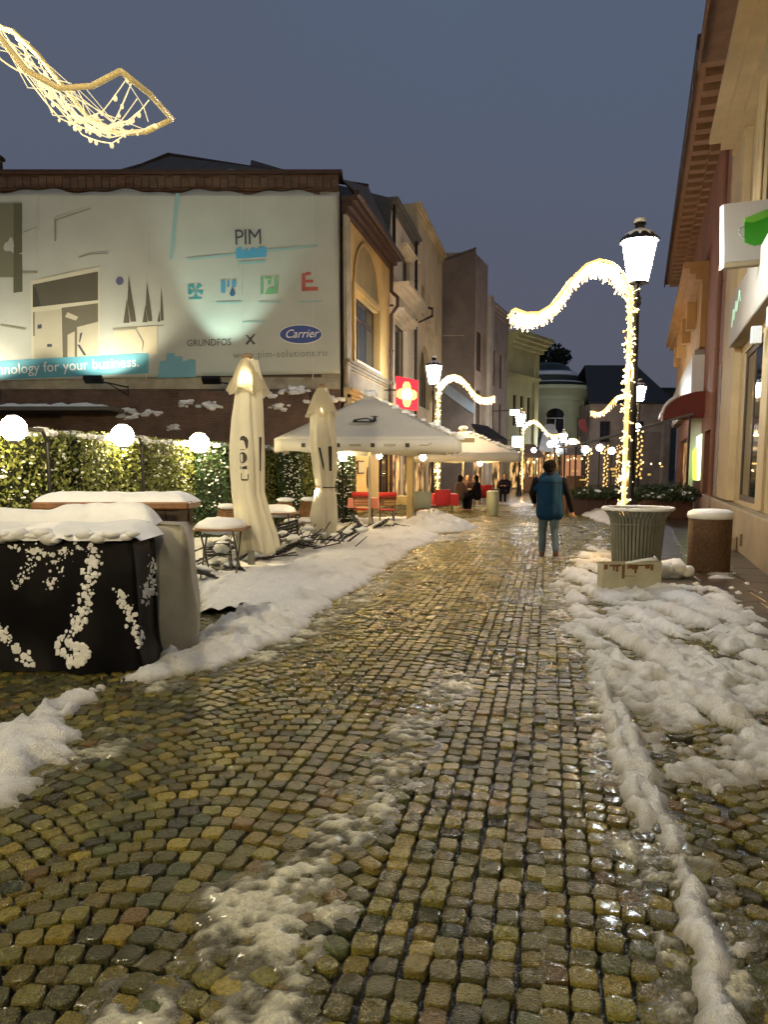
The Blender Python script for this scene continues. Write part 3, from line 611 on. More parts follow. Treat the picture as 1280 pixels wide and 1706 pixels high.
# floodlights on brackets at the foot of the banner
def flood(px, py, col, e_, ang, tilt, size, label, vis=True, blend=.4):
    base = W(px, py, 23.4); r_ = empty('floodlight', base, YAW, label, 'floodlight', 'floodlights washing the banner')
    b = MB(); b.box(-.28, .28, -.12, .12, -.04, .08, Matrix.Rotation(R(-38), 4, 'X')); b.build('lamp_head', m_iron, r_, False)
    b = MB(); b.tube([(.6, 1.35, -.08), (.55, -.3, -.12), (.0, 0, -.03)], .025, 6); b.tube([(.6, 1.35, -.02), (.6, 1.35, -.35), (.55, -.3, -.12)], .018, 6); b.build('bracket', m_iron, r_, False)
    b = MB(); b.box(-.22, .22, -.09, .09, .085, .095, Matrix.Rotation(R(-38), 4, 'X')); b.build('lens', M('floodlight_lens_' + label[:4], col, .3, var=0, bump=0, emis=col, es=8, sample=False), r_, False)
    L = bpy.data.lights.new('floodlight_beam', 'SPOT'); L.energy = e_; L.color = col; L.spot_size = R(size); L.spot_blend = blend; L.shadow_soft_size = .05
    lo = bpy.data.objects.new('beam', L); COL.objects.link(lo); lo.parent = r_; lo.location = (0, -.05, .2); d = Vector((math.sin(R(ang)), math.sin(R(tilt)) , 1)); lo.rotation_euler = (-d).to_track_quat('Z', 'Y').to_euler(); return r_
flood(155, 633, (1, .90, .68), 430, -6, 34, 120, 'warm floodlight on a bracket below the blue slogan band')
flood(352, 634, (.72, 1, .84), 480, 6, 22, 66, 'cool greenish floodlight on a bracket below the sponsor names', blend=.6)
flood(-70, 640, (1, .90, .68), 430, 4, 34, 120, 'farther left warm floodlight at the foot of the banner')

# ---------------- left row: cream house
h2 = empty('cream_house', C0 + Vector((0, 7.2, 0)), LA, 'tall cream house with projecting moulded bay and narrow French window', 'house')
wall(h2, 5.8, 13.1, [(1.0, 3.9, 5.5, 8.3), (2.7, 4.6, 9.9, 11.7), (.3, 2.6, .05, 3.2), (3.1, 5.5, .05, 3.2)], cream, y=0, dep=.35, body=9, x0=0)
win(h2, 1.0, 3.9, 5.5, 8.3, m_darkwood, m_glass, 3, 1, .2, .1); win(h2, 2.7, 4.6, 9.9, 11.7, m_darkwood, m_glass, 2, 1, .2, .08)
win(h2, .3, 2.6, .05, 3.2, m_darkwood, m_warmint, 2, 1, .06, .1, name='shop_window'); win(h2, 3.1, 5.5, .05, 3.2, m_darkwood, m_warmint, 3, 1, .06, .1, name='shop_window')
band(h2, .4, 5.5, 9.15, 9.75, .75, cream, 'bay_ledge', 4); band(h2, 2.4, 4.9, 11.75, 12.0, .3, cream, 'window_hood'); band(h2, .6, 4.4, 8.35, 8.7, .5, cream, 'window_hood')
b = MB(); b.box(.6, 4.4, -.12, .02, 8.72, 9.14); b.poly([(2.5 + 1.6 * math.cos(t), -.13, 8.73 + .8 * math.sin(t)) for t in np.linspace(0, math.pi, 15)], (0, -.06, 0)); b.build('relief_panel', cream, h2, False)
band(h2, -.02, 5.8, 12.75, 13.15, .35, tin, 'eaves'); pipe(h2, 5.3, -.16, 4, 12.9, m_iron, .07, jog=((9.6, .8),)); pipe(h2, .15, -.14, 10.9, 13.0, m_iron, .07)
band(h2, -.02, 5.8, 3.6, 4.0, .3, buff, 'shop_cornice')
for x_, z_ in ((4.9, 5.2), (1.4, 5.3), (4.9, 9.85)):
    b = MB(); b.bevbox(x_ - .07, x_ + .07, -.3, -.1, z_, z_ + .12, .01); b.build('facade_uplight', m_uplight, h2, False)
b = MB(); b.poly([(.0, .3, 13.12), (.0, 6, 15.2), (-1.2, 5.8, 13.0)], (.03, 0, 0)); b.poly([(-.8, -.1, 10.7), (0, -.1, 13.1), (0, 4, 14.4), (-.9, 4, 13.1)], (-.03, 0, 0)); b.build('tin_gable', tin, h2, False)
# ---------------- tan house
h3 = empty('tan_house', C0 + Vector((0, 13.0, 0)), LA, 'plain tan house with two tiny windows and a dark arched opening', 'house')
wall(h3, 9.7, 14.9, [(2.0, 2.9, 9.9, 11.5), (4.2, 5.1, 9.9, 11.5), (1.6, 5.0, 5.0, 8.4), (.4, 4.0, .05, 3.3), (4.6, 9.2, .05, 3.3)], tan, dep=.35, body=9, archs=((1.6, 5.0, 8.4),))
for x_ in (2.0, 4.2): win(h3, x_, x_ + .9, 9.9, 11.5, m_darkwood, m_glass, 1, 2, .2, .08)
win(h3, 1.6, 5.0, 5.0, 8.4, m_darkwood, m_glass, 4, 2, .25, .08); win(h3, .4, 4.0, .05, 3.3, m_darkwood, m_warmint, 3, 1, .06, .1, name='shop_window'); win(h3, 4.6, 9.2, .05, 3.3, m_darkwood, m_warmint, 4, 1, .06, .1, name='shop_window')
band(h3, 0, 9.7, 14.6, 14.95, .3, tan, 'eaves'); band(h3, 1.2, 7.5, 9.3, 9.5, .14, tan, 'string_course'); band(h3, 0, 9.7, 3.7, 4.1, .3, buff, 'shop_cornice')
b = MB(); b.box(.05, .95, -.14, .02, 12.2, 14.6); b.build('pilaster', tan, h3, False)
# ---------------- dark gabled house, its blind gable faces the viewer
def bent(p, q): return math.atan2(q.y - p.y, q.x - p.x)
p4, q4 = W(787, 780, 47), W(843, 780, 56); p4.z = q4.z = 0; L4 = (q4 - p4).length
h4 = empty('grey_gabled_house', p4, bent(p4, q4), 'dark grey rendered house with blind gable wall rising above its neighbours', 'house')
wall(h4, 3.3, 15.2, [(.7, 2.3, 8.0, 10.6), (.7, 2.3, 4.4, 6.8), (.4, 2.9, .05, 3.0)], mauve, body=9, shear=-.35)
win(h4, .7, 2.3, 8, 10.6, m_darkwood, m_glass); win(h4, .7, 2.3, 4.4, 6.8, m_darkwood, m_glassw); win(h4, .4, 2.9, .05, 3.0, m_darkwood, m_warmint, 2, 1, name='shop_window')
b = MB(); A, B_ = CA(3.45, 46.95), CA(5.55, 46.95)
b.poly([A, B_, B_ + Vector((0, 0, 15.35)), A + Vector((0, 0, 14.6))], FWD * .04); b.build('blind_gable', grey, h4, True)
b = MB(); b.poly([A + Vector((0, 0, 14.62)) - FWD * .15, B_ + Vector((0, 0, 15.37)) - FWD * .15, B_ + Vector((0, 0, 15.5)) + FWD * 8, A + Vector((-2, 0, 14.62)) + FWD * 8], (0, 0, .1)); b.build('roof', tin, h4, True)
b = MB(); b.box(*(0, 1.3, 0, .03, 0, .07), Matrix.Translation(W(738, 547, 46.9)) @ Matrix.Rotation(YAW, 4, 'Z')); b.build('pale_string_course', M('pale_string', (.3, .25, .2), .8), h4, True)  # paler strip across the gable wall
h5 = empty('white_pilaster_house', p4 + (q4 - p4).normalized() * 3.35, bent(p4, q4), 'narrow house with pale corner pilaster and dark mansard roof', 'house')
w5 = L4 - 3.35
wall(h5, w5, 12.9, [(1.6, 2.8, 7.5, 10.0), (3.8, 5.0, 7.5, 10), (1.6, 2.8, 4.2, 6.4), (3.8, 5.0, 4.2, 6.4), (1.0, 5.2, .05, 3.0)], mauve, body=8, shear=-.3)
for x_ in (1.6, 3.8): win(h5, x_, x_ + 1.2, 7.5, 10, m_darkwood, m_glass); win(h5, x_, x_ + 1.2, 4.2, 6.4, m_darkwood, m_glassw)
win(h5, 1.0, 5.2, .05, 3, m_darkwood, m_warmint, 3, 1, name='shop_window')
b = MB(); b.box(.0, .8, -.25, .02, 0, 13.3); b.build('pilaster', M('pale_stone', (.42, .38, .32), .8), h5, False); band(h5, .81, w5, 12.4, 12.95, .4, mauve, 'eaves')
b = MB(); b.poly([(.9, -.3, 13.0), (w5, -.3, 13.0), (w5, 2.0, 15.0), (.9, 2.0, 15.0)], (0, .05, .05)); b.poly([(.9, -.3, 13.0), (.9, 2.0, 15.0), (.9, 4, 13.0)], (-.05, 0, 0)); b.build('roof', brown, h5, False)
p6, q6 = W(845, 780, 56.5), W(893, 780, 60.5); p6.z = q6.z = 0; L6 = (q6 - p6).length
h6 = empty('olive_corner_house', p6, bent(p6, q6), 'yellow-green corner house with deep cornice at the bend of the street', 'house')
wall(h6, L6, 12.0, [(.8, 1.5, 5.0, 7.4), (2.0, 2.7, 5.0, 7.4), (3.2, 3.9, 5, 7.4), (.5, L6 - .5, .05, 3)], olive, body=9, shear=-.3)
for x_ in (.8, 2.0, 3.2): win(h6, x_, x_ + .7, 5, 7.4, m_darkwood, m_glass, 1, 2)
win(h6, .5, L6 - .5, .05, 3, m_darkwood, m_warmint, 3, 1, name='shop_window')
band(h6, -.1, L6 + .5, 11.0, 12.1, 1.1, olive, 'cornice', 4); band(h6, 0, L6, 8.6, 9.0, .3, olive, 'string_course')
b = MB(); b.box(L6 - .7, L6, -.12, .02, 3.3, 10.98); b.build('pilaster', olive, h6, False)
# ---------------- rotunda closing the view
RC = CA(16.9, 79); RC.z = 0
ro = empty('corner_rotunda', RC, YAW + math.pi, 'pale green round corner building with dark stepped dome and arched window', 'building')
def rw(q, z): return 1
b = MB(); b.lathe([(3.6, 0), (3.6, 4.6), (3.75, 4.7), (3.75, 5.1), (3.45, 5.15), (3.45, 9.3), (3.6, 9.35), (3.6, 9.8), (4.2, 10.4), (4.5, 10.5), (4.5, 10.9), (3.3, 11.0)], 40); b.build('drum', mint, ro, False, 35)
b = MB(); b.lathe([(3.3, 11.0), (3.35, 11.4), (3.1, 11.5), (3.1, 12.1), (2.7, 12.2), (2.6, 12.7), (2.1, 13.0), (1.9, 13.4), (1.2, 13.8), (.3, 13.95)], 32); b.build('dome', M('dark_green_tin', (.03, .045, .04), .5, metal=.3), ro, False, 35)
b = MB(); b.lathe([(2.72, 12.2), (2.75, 12.32), (2.6, 12.72), (2.4, 12.6)], 28); b.lathe([(3.36, 11.4), (3.38, 11.5), (3.2, 11.56), (3.1, 11.5)], 28); b.build('snow_on_dome', m_snow, ro, False, True)
def curved(name, a0, a1, z0, z1, rr, mat, arch=False, n=12, out_=.06, par=None):
    b = MB(); am = (a0 + a1) / 2; pts = []
    for i in range(n + 1):
        a = a0 + (a1 - a0) * i / n; zt = z1 if not arch else z1 - (a1 - a0) / 2 * rr + math.sqrt(max(0, ((a1 - a0) / 2 * rr) ** 2 - ((a - am) * rr) ** 2))
        pts.append((a, zt))
    vs = []
    for a, zt in pts:
        for rad in (rr, rr + out_):
            vs += [(rad * math.cos(a), rad * math.sin(a), z0), (rad * math.cos(a), rad * math.sin(a), zt)]
    fs = []
    for i in range(n):
        o = i * 4; q = o + 4; fs += [(o + 2, q + 2, q + 3, o + 3), (o + 3, q + 3, q + 1, o + 1), (o, o + 1, q + 1, q), (o, q, q + 2, o + 2)]
    fs += [(0, 2, 3, 1), (n * 4, n * 4 + 1, n * 4 + 3, n * 4 + 2)]
    b.add(vs, fs); return b.build(name, mat, par or ro, False)
A0 = R(90) + .0
ww = curved('window_surround', A0 - .36, A0 + .36, 5.4, 9.1, 3.46, mint, True, 14, .1); w1 = curved('window', A0 - .23, A0 + .23, 5.6, 8.4, 3.57, m_glass, True, 12, .03)
b = MB(); P = lambda a, z: (3.61 * math.cos(a), 3.61 * math.sin(a), z)
b.tube([P(A0, 5.6), P(A0, 7.3)], .05, 5); b.tube([P(A0 - .23, 7.3), P(A0, 7.32), P(A0 + .23, 7.3)], .05, 5); b.tube([P(A0 - .22, 5.6), P(A0 - .22, 7.6)], .05, 5); b.tube([P(A0 + .22, 5.6), P(A0 + .22, 7.6)], .05, 5); b.build('window_bars', m_white, w1, False)
for a in (-.95, -.5, .5, .95): curved('pilaster', A0 + a - .07, A0 + a + .07, 5.16, 9.3, 3.46, mint, False, 3, .14)
curved('balcony_parapet', A0 - .8, A0 + .8, 4.5, 5.3, 3.6, mint, False, 12, .5); curved('shop_opening', A0 - .6, A0 + .6, .3, 3.7, 3.61, m_glass, False, 10, .03)
b = MB(); b.box(-9, 9, -9, -2, 0, 9.8); b.build('wing', mint, ro, False)
# tree behind the rotunda
def leafy(name, loc, crown, n, size, mat, label, cat, trunk=None, group=None, seed=1):
    rr = random.Random(seed); r_ = empty(name, loc, 0, label, cat, group)
    b = MB()
    for i in range(n):
        c = crown[rr.randrange(len(crown))]
        while True:
            v = Vector((rr.uniform(-1, 1), rr.uniform(-1, 1), rr.uniform(-1, 1)))
            if v.length < 1: break
        p = Vector(c[0]) + Vector((v.x * c[1], v.y * c[1], v.z * c[2])); s = size * rr.uniform(.5, 1.3)
        a = Vector((rr.uniform(-1, 1), rr.uniform(-1, 1), rr.uniform(-1, 1))).normalized(); t = a.orthogonal().normalized() * s; u = a.cross(t).normalized() * s * .6
        b.poly([p - t, p + u, p + t, p - u])
    b.build('crown', mat, r_, False)
    if trunk:
        b = MB()
        for pts, r in trunk: b.tube(pts, r, 7)
        b.build('trunk', m_darkwood, r_, False)
    return r_
m_leafd = M('dark_evergreen', (.03, .045, .022), .7, var=.5, vs=3, bump=0)
leafy('tree', CA(18.9, 88, 0), [((0, 0, 14.6), 1.9, 1.3), ((-1.3, 0, 14.6), 1.2, .9), ((1.2, .3, 14.2), 1.4, 1.0)], 1800, .22, m_leafd, 'dark round-headed tree rising behind the dome', 'tree', [([(0, 0, 0), (0, 0, 9), (.2, 0, 14.5)], [.3, .22, .1]), ([(0, 0, 11), (-1.3, 0, 14.4)], [.12, .05])])
# far right slated house and block of flats
def simplehouse(name, x0, x1, d, dep, h, wm, rm, label, ridge=None, ops=(), gm=None, cat='house', slope=None):
    r_ = empty(name, CA(x0, d), YAW, label, cat); wd = x1 - x0
    wall(r_, wd, h, ops, wm, body=dep)
    for o in ops: win(r_, *o[:4], m_darkwood, o[4] if len(o) > 4 else (gm or m_glass), 2, 2, .18, .07)
    b = MB(); zr = h + (ridge or .15)
    if ridge: b.poly([(-.3, -.4, h), (wd + .3, -.4, h), (wd + .3 - (slope or 0), dep / 2, zr), (-.3 + (slope or 0), dep / 2, zr)], (0, 0, .12)); b.poly([(-.3, dep, h), (-.3 + (slope or 0), dep / 2, zr), (wd + .3 - (slope or 0), dep / 2, zr), (wd + .3, dep, h)], (0, 0, .12))
    if ridge and slope: b.poly([(wd + .3, -.4, h), (wd + .3, dep, h), (wd + .3 - slope, dep / 2, zr)], (0, 0, .12))
    if not ridge: b.box(-.2, wd + .2, -.3, dep, h, h + .25)
    b.build('roof', rm, r_, False); return r_
simplehouse('slate_roofed_house', 19.5, 27.2, 72, 14, 7.6, mauve, M('slate', (.035, .033, .036), .7), 'grey house with big dark pitched roof right of the rotunda', 4.4, [(1, 2, 4, 6), (4, 5.2, 4, 6)], slope=1.5)
m_flat = M('lit_flat_window', (.9, .8, .5), .5, var=0, bump=0, emis=(.9, 1, .7), es=1.2, sample=False); m_flat2 = M('lit_flat_window_warm', (.9, .8, .5), .5, var=0, bump=0, emis=(1, .85, .4), es=1.5, sample=False)
simplehouse('block_of_flats', 36, 40.5, 105, 10, 12.3, M('grey_green_concrete', (.12, .13, .11), .9), tin, 'distant grey block of flats with two lit windows', None, [(1.3, 2.4, 10.0, 11.2, m_flat), (1.4, 2.5, 7.2, 8.4, m_flat2), (3.2, 4, 10, 11.2), (3.2, 4, 7.2, 8.4), (.2, .8, 7.2, 8.4)], cat='building')
simplehouse('dark_end_house', 24.5, 34, 90, 12, 5.8, mauve, tin, 'low dark house behind the glazed terrace', None, [(1, 2.4, .6, 3, m_warmint), (4, 5.4, .6, 3, m_warmint)])
simplehouse('gabled_end_house', 31, 33.3, 66, 8, 10.6, M('black_render', (.02, .02, .022), .9), tin, 'unlit black-walled house beyond the red awning', None, [])

# ---------------- right row
AR = math.atan2(1, .11); RD = Vector((-.11, -1, 0)).normalized()      # runs towards the viewer
def onR(Y): return Vector((RW(Y), Y, 0))
rotR = math.atan2(RD.y, RD.x)
U = lambda Ya, Yb: (onR(Ya) - onR(Yb)).length
r1 = empty('buff_shop_building', onR(21.5), rotR, 'buff stone shop building with big pilaster, white fascia and deep window bays', 'building')
L1 = U(21.5, 3)
ops = [(3.25, 6.0, .95, 4.35), (7.6, 10.6, .95, 4.35), (4.9, 8.2, 6.1, 10.2), (12.4, 16, .95, 4.35)]
wall(r1, L1, 10.0, ops, buff, dep=.14, body=9, archs=((4.9, 8.2, 10.2),))
for o in ops: win(r1, *o[:4], m_darkwood, m_glass, 2, 1 if o[2] < 2 else 3, .05, .12)
b = MB(); b.box(.3, 2.75, -.16, .02, .9, 10.0)
for i in range(28): b.box(0, .295, -.12 - .02 * (i % 2), .02, .9 + i * .325, .9 + i * .325 + .31)
b.build('pilaster', buff, r1, False)
for xa in (6.35, 11.0): b = MB(); b.box(xa + .15, xa + .8, -.05, .02, .9, 4.5); b.build('window_pier', buff, r1, False)
b = MB(); b.bevbox(-.05, 6.2, -.26, .0, 0, .86, .02); b.bevbox(6.25, L1, -.26, 0, 0, .86, .02); b.bevbox(-.05, 6.0, -.48, -.265, 0, .3, .02); b.build('plinth', M('dull_stone', (.28, .21, .12), .6, var=.2, vs=2), r1, False)
band(r1, 1.1, L1, 9.6, 10.15, .78, buff, 'cornice', 3)
for k_, (xa, xb, rr) in enumerate(((4.55, 8.55, .12), (4.7, 8.4, .06))):
    b = MB(); c_ = (xa + xb) / 2; r_ = (xb - xa) / 2; pts = [(xa, -.04 - .02 * k_, 6.0)] + [(c_ - r_ * math.cos(t), -.04 - .02 * k_, 8.55 + r_ * math.sin(t)) for t in np.linspace(0, math.pi, 20)] + [(xb, -.04 - .02 * k_, 6.0)]
    b.tube(pts, rr, 6); b.build('arch_moulding', buff, r1, False, True)
b = MB(); b.bevbox(2.85, L1, -.3, -.005, 4.55, 5.65, .02); fa = b.build('fascia_board', M('fascia_cream', (.30, .26, .20), .5, var=.05, vs=1), r1, False)
b = MB()
b.tube([(3.6, -.32, 4.9), (3.8, -.32, 5.25), (3.95, -.32, 5.0), (4.2, -.32, 5.35), (4.4, -.32, 5.1), (4.75, -.32, 5.45), (4.95, -.32, 5.2)], .015, 5); b.build('script_mark', M('pale_green_sign', (.5, .7, .5), .4, var=0, bump=0, emis=(.6, 1, .7), es=.1, sample=False), fa, False)
b = MB(); b.box(.0, L1, -1.08, .3, 12.5, 12.62); b.box(.0, L1, -1.08, -1.02, 12.3, 12.5); b.build('eaves', M('eave_boards', (.16, .085, .045), .8, var=.25, vs=3), r1, False)
b = MB(); b.box(0, L1, .0, 3, 10.155, 12.5); b.build('attic_wall', buff, r1, False)
for x_ in (6.85, 8.6):
    b = MB(); b.bevbox(x_ - .07, x_ + .07, -.32, -.15, 4.0, 4.32, .01); s_ = b.build('wall_sconce', M('sconce_metal', (.6, .6, .58), .35), r1, False)
# projecting sign
sg = empty('projecting_shop_sign', onR(16.2) + Vector((-.06, 0, 5.7)), YAW, 'white rectangular projecting sign with a green tilted mug', 'sign')
ds = 13.2; pl = lambda x, y, o=0: W(x, y, ds - o)
b = MB(); b.poly([pl(1207, 340), pl(1207, 437), pl(1400, 420), pl(1400, 318)], FWD * .16); b.build('sign_board', M('sign_white', (.42, .40, .37), .4, var=.03, bump=.02, emis=(1, .95, .88), es=.08, sample=False), sg, True)
b = MB(); b.poly([pl(1207, 438), pl(1207, 446), pl(1400, 428), pl(1400, 421)], FWD * .18); b.build('sign_edge', M('sign_edge', (.45, .38, .25), .5), sg, True)
m_gr = M('sign_green', (.02, .3, .01), .4, var=.05, bump=0); m_grl = M('sign_light_green', (.16, .5, .06), .4, var=.05, bump=0)
b = MB(); b.poly([pl(1241, 370, .01), pl(1256, 371, .01), pl(1290, 358, .01), pl(1330, 352, .01), pl(1330, 385, .01), pl(1290, 402, .01), pl(1258, 410, .01), pl(1241, 404, .01)], -FWD * .012); b.build('mug_body', m_gr, sg, True)
b = MB(); b.poly([pl(1241, 370, .012), pl(1241, 364, .012), pl(1275, 350, .012), pl(1330, 342, .012), pl(1330, 352, .012), pl(1290, 358, .012), pl(1256, 371, .012)], -FWD * .012); b.build('mug_top', m_grl, sg, True)
b = MB(); b.tube([W(1242, 396, ds - .03), W(1236, 394, ds - .03), W(1232, 387, ds - .03), W(1233, 381, ds - .03), W(1241, 377, ds - .03)], .010, 6); b.build('mug_handle', M('handle_grey', (.2, .2, .16), .4), sg, True)
b = MB(); b.tube([W(1330, 330, ds + .08), onR(15) + Vector((.2, 0, 6.4))], .03, 6); b.build('sign_bracket', m_iron, sg, True)
# red-brown house
r2 = empty('red_brown_house', onR(48), rotR, 'tall red-brown house with bracketed eaves and ochre lower cornice', 'house')
L2 = U(48, 21.6); ux_ = lambda Y: U(48, Y)
ops = [(ux_(46), ux_(44), 4.6, 7.6), (ux_(41), ux_(39), 4.6, 7.6), (ux_(36), ux_(34), 4.6, 7.6), (ux_(45), ux_(38), .1, 3.2), (ux_(36.5), ux_(31.5), .1, 3.2), (ux_(28), ux_(25), .1, 3.0)]
wall(r2, L2, 12.9, ops, redp, dep=.3, body=9)
for o in ops: win(r2, *o[:4], m_darkwood, m_glass if o[2] > 2 or o[0] > 15 else m_warmint, 3 if o[2] < 2 else 2, 1, .2, .1, name='window' if o[2] > 2 else 'shop_window')
b = MB(); b.box(-.2, L2 + .02, -1.1, .1, 13.1, 13.3); b.box(-.2, L2, -1.1, -1.04, 12.9, 13.1); e2 = b.build('eaves', brown, r2, False)
b = MB(); n_ = int(L2 / .85)
for i in range(n_): x_ = .3 + i * .85; b.box(x_, x_ + .38, -.8, .01, 12.78, 13.09); b.box(x_ + .05, x_ + .33, -.3, .01, 12.4, 12.72)
b.box(-.1, L2, -1.02, .01, 13.03, 13.095); b.build('eaves_brackets', M('ochre_brown', (.24, .13, .065), .8), r2, False)
xe = ux_(29.6)
band(r2, -.2, xe, 8.6, 9.45, .85, orange, 'ochre_cornice', 4); b = MB(); b.box(0, xe, -.2, .01, 6.3, 8.59); b.build('ochre_frieze', orange, r2, False)
for Y in (44, 40, 36, 32.5): b = MB(); b.box(ux_(Y), ux_(Y) + .5, -.55, -.21, 7.4, 8.5); b.build('frieze_bracket', orange, r2, False)
b = MB(); b.box(.1, xe, -.35, -.01, 4.2, 6.2); b.build('fascia_board', M('fascia_cream'), r2, False)
b = MB(); b.box(xe - .25, xe + .05, -.42, .0, 0, 6.0); b.build('white_pier', m_white, r2, False)
b = MB(); b.box(L2 - 2.3, L2 - .02, -.15, .01, .9, 4.6); b.bevbox(L2 - 2.4, L2 - .01, -.3, .0, 0, .88, .02); b.box(L2 - .5, L2 - .02, -.1, .01, 4.61, 12.3); b.build('pinkish_pilaster', M('pinkish_stone', (.25, .18, .15), .7, var=.2), r2, False)
pipe(r2, L2 - .75, -.22, .3, 12.7, redp, .06)

ro.scale = (1.13, 1.13, .885)
for o in (PW, h1, h2, h3, h4, h5, h6): o.scale.z = .955
for o in (r1, r2): o.scale.z = .945
# ================================================================ STREET LAMPS WITH GARLANDS
def lamp(name, base, sgn, rz, label, s=1.0, garland=True, lan=m_lan, dim=False, vert=True, detail=True, hgt=1.0, strands=170, gkind=None, glow=110, vw=.055, hmax=.23, gx=.0):
    r_ = empty(name, base, rz, label, 'street lamp', 'lantern posts with light garlands'); k = hgt
    b = MB(); b.lathe([(.19, 0), (.19, .12), (.15, .16), (.14, .7), (.10, .78), (.085, 1.0), (.07, 1.1), (.06, 2.6), (.075, 2.64), (.075, 2.72), (.055, 2.78), (.045, 4.5 * k), (.07, 4.55 * k), (.07, 4.65 * k), (.04, 4.7 * k), (.05, 4.9 * k)], 14); b.build('pole', m_iron, r_, False, 40)
    z0 = 4.93 * k
    b = MB(); b.lathe([(.15, z0), (.17, z0 + .02), (.29, z0 + .66), (.28, z0 + .67)], 6); b.build('lantern_glass', lan, r_, False)
    b = MB()
    for i in range(6):
        a = math.pi / 3 * i; b.tube([(.17 * math.cos(a), .17 * math.sin(a), z0), (.297 * math.cos(a), .297 * math.sin(a), z0 + .67)], .009, 4)
    b.lathe([(.18, z0 - .03), (.18, z0)], 6); b.lathe([(.33, z0 + .672), (.34, z0 + .70), (.24, z0 + .80), (.13, z0 + .86), (.08, z0 + .88), (.08, z0 + .96), (.11, z0 + .98), (.03, z0 + 1.06), (.01, z0 + 1.1)], 12); b.build('lantern_frame', m_iron, r_, False, 35)
    b = MB(); b.ball((0, 0, z0 + 1.03), .10, 10, 6, .6, .1); b.lathe([(.30, z0 + .73), (.22, z0 + .83), (.12, z0 + .89), (.1, z0 + .88)], 10); b.build('snow_cap', m_snow, r_, False, True)
    r_.scale.z = .962
    if not garland: return r_
    gk = gkind or ('dim' if dim else 'lit')
    rm, bm_, bm2 = (m_rope_dim, m_bulb_dim, m_bulb_dim) if gk == 'dim' else (m_rail, m_string, m_stringw)
    prof = [(.17, .55), (.17, 1.5), (.17, 2.5), (.17, 3.5), (.17, 4.3), (.20, 4.75), (.33, 5.03), (.55, 5.2), (.78, 5.25), (1.0, 5.17), (1.2, 4.98), (1.38, 4.75), (1.58, 4.5), (1.82, 4.36), (2.05, 4.35), (2.25, 4.42)]
    prof = [((x * .94 if gx else x) if x > .2 else x - gx, z * k if i < 5 else z - 5 * (1 - k)) for i, (x, z) in enumerate(prof)]
    if not vert: prof = prof[4:]
    P = []
    for i in range(len(prof) - 1):
        for t in np.linspace(0, 1, 5)[:-1]: P.append(((prof[i][0] * (1 - t) + prof[i + 1][0] * t) * 1, prof[i][1] * (1 - t) + prof[i + 1][1] * t))
    P.append(prof[-1]); hw = [(vw if z < 4.3 * k and x < .19 else min(hmax, vw + max(0, (x - .17)) * .9)) for x, z in P]
    for side in (-1, 1):
        b = MB(); b.tube([(sgn * x, side * h_, z) for (x, z), h_ in zip(P[::2] + [P[-1]], hw[::2] + [hw[-1]])], .02 if gk != 'dim' else .02, 6); b.build('rope_light', rm, r_, False, True)
    b = MB(); x, z = P[-1]; b.tube([(sgn * x, -hw[-1], z), (sgn * (x + .02), 0, z + .01), (sgn * x, hw[-1], z)], .02, 5)
    rr = random.Random(hash(label) % 1000 if False else len(label) * 7)
    b.build('end_rung', rm, r_, False, True)
    b = MB(); b2 = MB()
    if gk == 'dim':
        K = len(P)
        for i in range(24):                      # thin wires running along the ribbon between its two ropes
            a0 = rr.randrange(0, K - 8); a1 = min(K - 1, a0 + rr.randrange(8, 26)); y0, y1 = rr.uniform(-1, 1), rr.uniform(-1, 1); sg = rr.uniform(.0, .16); q = []
            for k_ in range(a0, a1 + 1):
                t = (k_ - a0) / max(1, a1 - a0); (x, z), h_ = P[k_], hw[k_]; q.append((sgn * x, h_ * (y0 + (y1 - y0) * t), z - sg * math.sin(math.pi * t) - .02))
                if rr.random() < .42: b2.ball((q[-1][0] + rr.uniform(-.01, .01), q[-1][1], q[-1][2] - .015), rr.uniform(.008, .017), 6, 4, 1.3)
            b.tube(q, .005, 4, False)
        for i in range(34):
            j = rr.randrange(K // 2, K); (x, z), h_ = P[j], hw[j]; b.tube([(sgn * x, -h_, z), (sgn * (x + rr.uniform(-.12, .12)), rr.uniform(-.1, .1), z - rr.uniform(.02, .12)), (sgn * (x + rr.uniform(-.2, .1)), h_, z)], .0035, 4, False)
        strands = 0
    for i in range(strands):
        j = rr.randrange(len(P)); (x, z), h_ = P[j], hw[j]; x += rr.uniform(-.04, .04); y = rr.uniform(-h_, h_)
        if x > .25: L = rr.uniform(.04, .24); p1 = (sgn * (x + rr.uniform(-.06, .06)), y + rr.uniform(-.06, .06), z - L)
        else: L = rr.uniform(-.08, .1); p1 = (sgn * (x + rr.uniform(-.10, .08)), y + rr.uniform(-.1, .1), z - L)
        (b if rr.random() < .5 else b2).tube([(sgn * x, y, z), p1], .0065, 3, False); (b2 if rr.random() < .7 else b).ball(p1, rr.uniform(.01, .021), 5, 3)
    b.build('string_lights', bm_, r_, False); b2.build('bulbs', bm2, r_, False)
    if gk != 'dim':
        for x, z, e_ in ((.17, 1.6, .5), (.17, 3.4, .8), (.8, 5.15, 1.0), (1.8, 4.3, .8)):
            L = bpy.data.lights.new('garland_glow', 'POINT'); L.energy = glow * e_; L.color = (1, .60, .20); L.shadow_soft_size = .03; lo = bpy.data.objects.new('garland_glow', L); COL.objects.link(lo); lo.parent = r_; lo.location = (sgn * (x - .0), 0, z * (k if z < 4 else 1) - .05)
    return r_
tipL = W(245, 118, 5.3); bl = Vector((tipL.x - 2.25 * 1.0, tipL.y, 0))
kL = (tipL.z + 5 * .0 - 4.42 + 5) / 5
